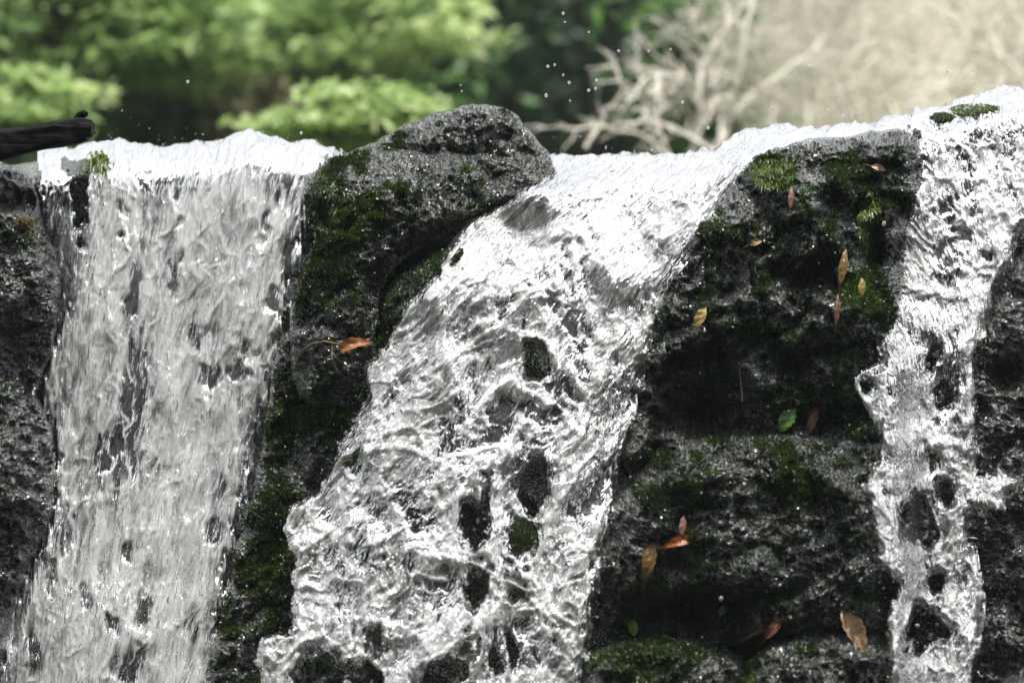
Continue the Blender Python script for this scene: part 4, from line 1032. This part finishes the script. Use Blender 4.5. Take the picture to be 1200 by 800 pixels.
# dead shrubs: bleached branches with twigs
M_DEAD = plain_mat("bleached_branch", (.62, .58, .50), (.80, .77, .69), 30, .7, .4, .3)
def side_twigs(tb, P, r, rng, depth, ln, o):
    for i in range(1, len(P)):
        for _ in range(2):
            if rng.random() < .75:
                a = np.array(P[i]); d = np.array(P[i]) - np.array(P[i - 1]); d /= np.linalg.norm(d) + 1e-9
                d = d + rng.normal(0, .6, 3); d /= np.linalg.norm(d)
                L = ln * rng.uniform(.5, 1.2)
                Q = [a]
                for s_ in range(4):
                    d = d + rng.normal(0, .22, 3); d /= np.linalg.norm(d); Q.append(Q[-1] + d * L / 4)
                tb.add([Vector(q - o) for q in Q], list(np.linspace(r * .45, r * .15, 5)), 4, cap=False)
                if depth > 1: side_twigs(tb, Q, r * .5, rng, depth - 1, ln * .55, o)
def dead_shrub(label, base_px, y, branches, seed, r0=.012, ln=.22, depth=2):
    rng = np.random.default_rng(seed)
    b = at(base_px[0], base_px[1], y); b[2] = float(ground_z(b[0], b[1])) - .03
    root = bpy.data.objects.new("dead_shrub", None); COL.objects.link(root); root.location = b
    root["label"] = label; root["category"] = "dead shrub"
    for br in branches:
        P = [at(x, yy, y + dy) for x, yy, dy in br]
        # curve smoothly
        Q = []
        for i in range(len(P) - 1):
            for t in (0, .33, .66): Q.append(P[i] * (1 - t) + P[i + 1] * t + rng.normal(0, .008, 3))
        Q.append(P[-1])
        tb = Tubes(); rr = r0 * rng.uniform(.75, 1.15)
        tb.add([Vector(q - b) for q in Q], list(np.linspace(rr, rr * .35, len(Q))), 7)
        side_twigs(tb, Q[1:], rr, rng, depth, ln, b)
        link("branch", tb.mesh("branch", M_DEAD), root)
dead_shrub("bare forked twigs leaning left above the crest of the middle fall", (770, 190), 2.4,
           [[(800, 195, 0), (760, 168, 0), (700, 148, -.1), (640, 150, -.2)], [(690, 170, 0), (712, 128, 0), (736, 104, 0), (716, 78, -.05)], [(790, 190, .1), (766, 140, .1), (736, 104, 0)],
            [(850, 190, .2), (790, 150, .2), (740, 142, .1), (690, 150, .1)]], 61, .006, .09, 1)
dead_shrub("tall bleached branching shrub rising just right of the dark evergreen", (815, 210), 3.0,
           [[(812, 210, 0), (815, 150, 0), (818, 105, 0), (830, 62, .1), (862, 22, .2), (905, -40, .3)], [(816, 120, 0), (800, 92, -.1), (775, 84, -.2), (752, 94, -.2)], [(828, 66, .1), (812, 40, 0), (826, 14, 0), (806, -20, 0)],
            [(830, 200, 0), (848, 140, .1), (880, 110, .1), (930, 80, .2), (985, 20, .3), (1010, -30, .3)], [(800, 200, .1), (832, 130, .2), (850, 60, .3), (846, -20, .3)], [(840, 180, 0), (862, 120, 0), (868, 60, 0), (884, -10, .1)]], 62, .0085, .15, 2)
dead_shrub("tangled bleached thicket of dead branches in the upper right", (1000, 180), 3.8,
           [[(1135, 190, 0), (1110, 95, 0), (1060, 62, 0), (1010, 40, .1), (950, -10, .2)], [(1000, 190, 0), (985, 100, 0), (1020, 30, .1), (1080, -30, .2)], [(930, 190, 0), (950, 120, .1), (930, 60, .1), (960, -20, .2)],
            [(1080, 190, .1), (1040, 110, .2), (960, 90, .2), (890, 70, .3)], [(970, 190, .2), (1060, 120, .2), (1130, 60, .3), (1180, -20, .3)], [(900, 190, .1), (905, 110, .2), (900, 40, .3), (930, -20, .3)], [(1050, 190, .3), (1075, 90, .3), (1060, 0, .4)]], 63, .0085, .38, 3)
dead_shrub("dead bramble of long pale canes at the right edge", (1180, 150), 3.4,
           [[(1230, 160, 0), (1195, 80, 0), (1140, 30, .1), (1100, -20, .1)], [(1150, 160, 0), (1180, 80, .1), (1190, 10, .1), (1230, -30, .2)], [(1280, 120, .1), (1200, 100, .1), (1120, 70, .2), (1060, 60, .2)], [(1100, 150, .2), (1150, 110, .2), (1240, 70, .2)]], 64, .008, .36, 3)

# ------------------------------------------------------------------ haze volume added to lift the dark tones
def haze():
    import bmesh
    bm = bmesh.new(); bmesh.ops.create_cube(bm, size=1.0)
    me = bpy.data.meshes.new("haze"); bm.to_mesh(me); bm.free()
    m = bpy.data.materials.new("added_haze"); m.use_nodes = True; nt = m.node_tree
    for n in list(nt.nodes): nt.nodes.remove(n)
    out = nt.nodes.new("ShaderNodeOutputMaterial"); v = nt.nodes.new("ShaderNodeVolumePrincipled")
    v.inputs['Color'].default_value = (.82, .92, 1.0, 1); v.inputs['Density'].default_value = HAZE
    nt.links.new(v.outputs[0], out.inputs['Volume'])
    me.materials.append(m)
    o = link("haze", me, kind="stuff", label="thin haze added over the stream and the trees to lift the shadows", cat="haze")
    o.scale = (330, 352, 20.5); o.location = (0, 0, 8.0)
HAZE = 0.0018
haze()
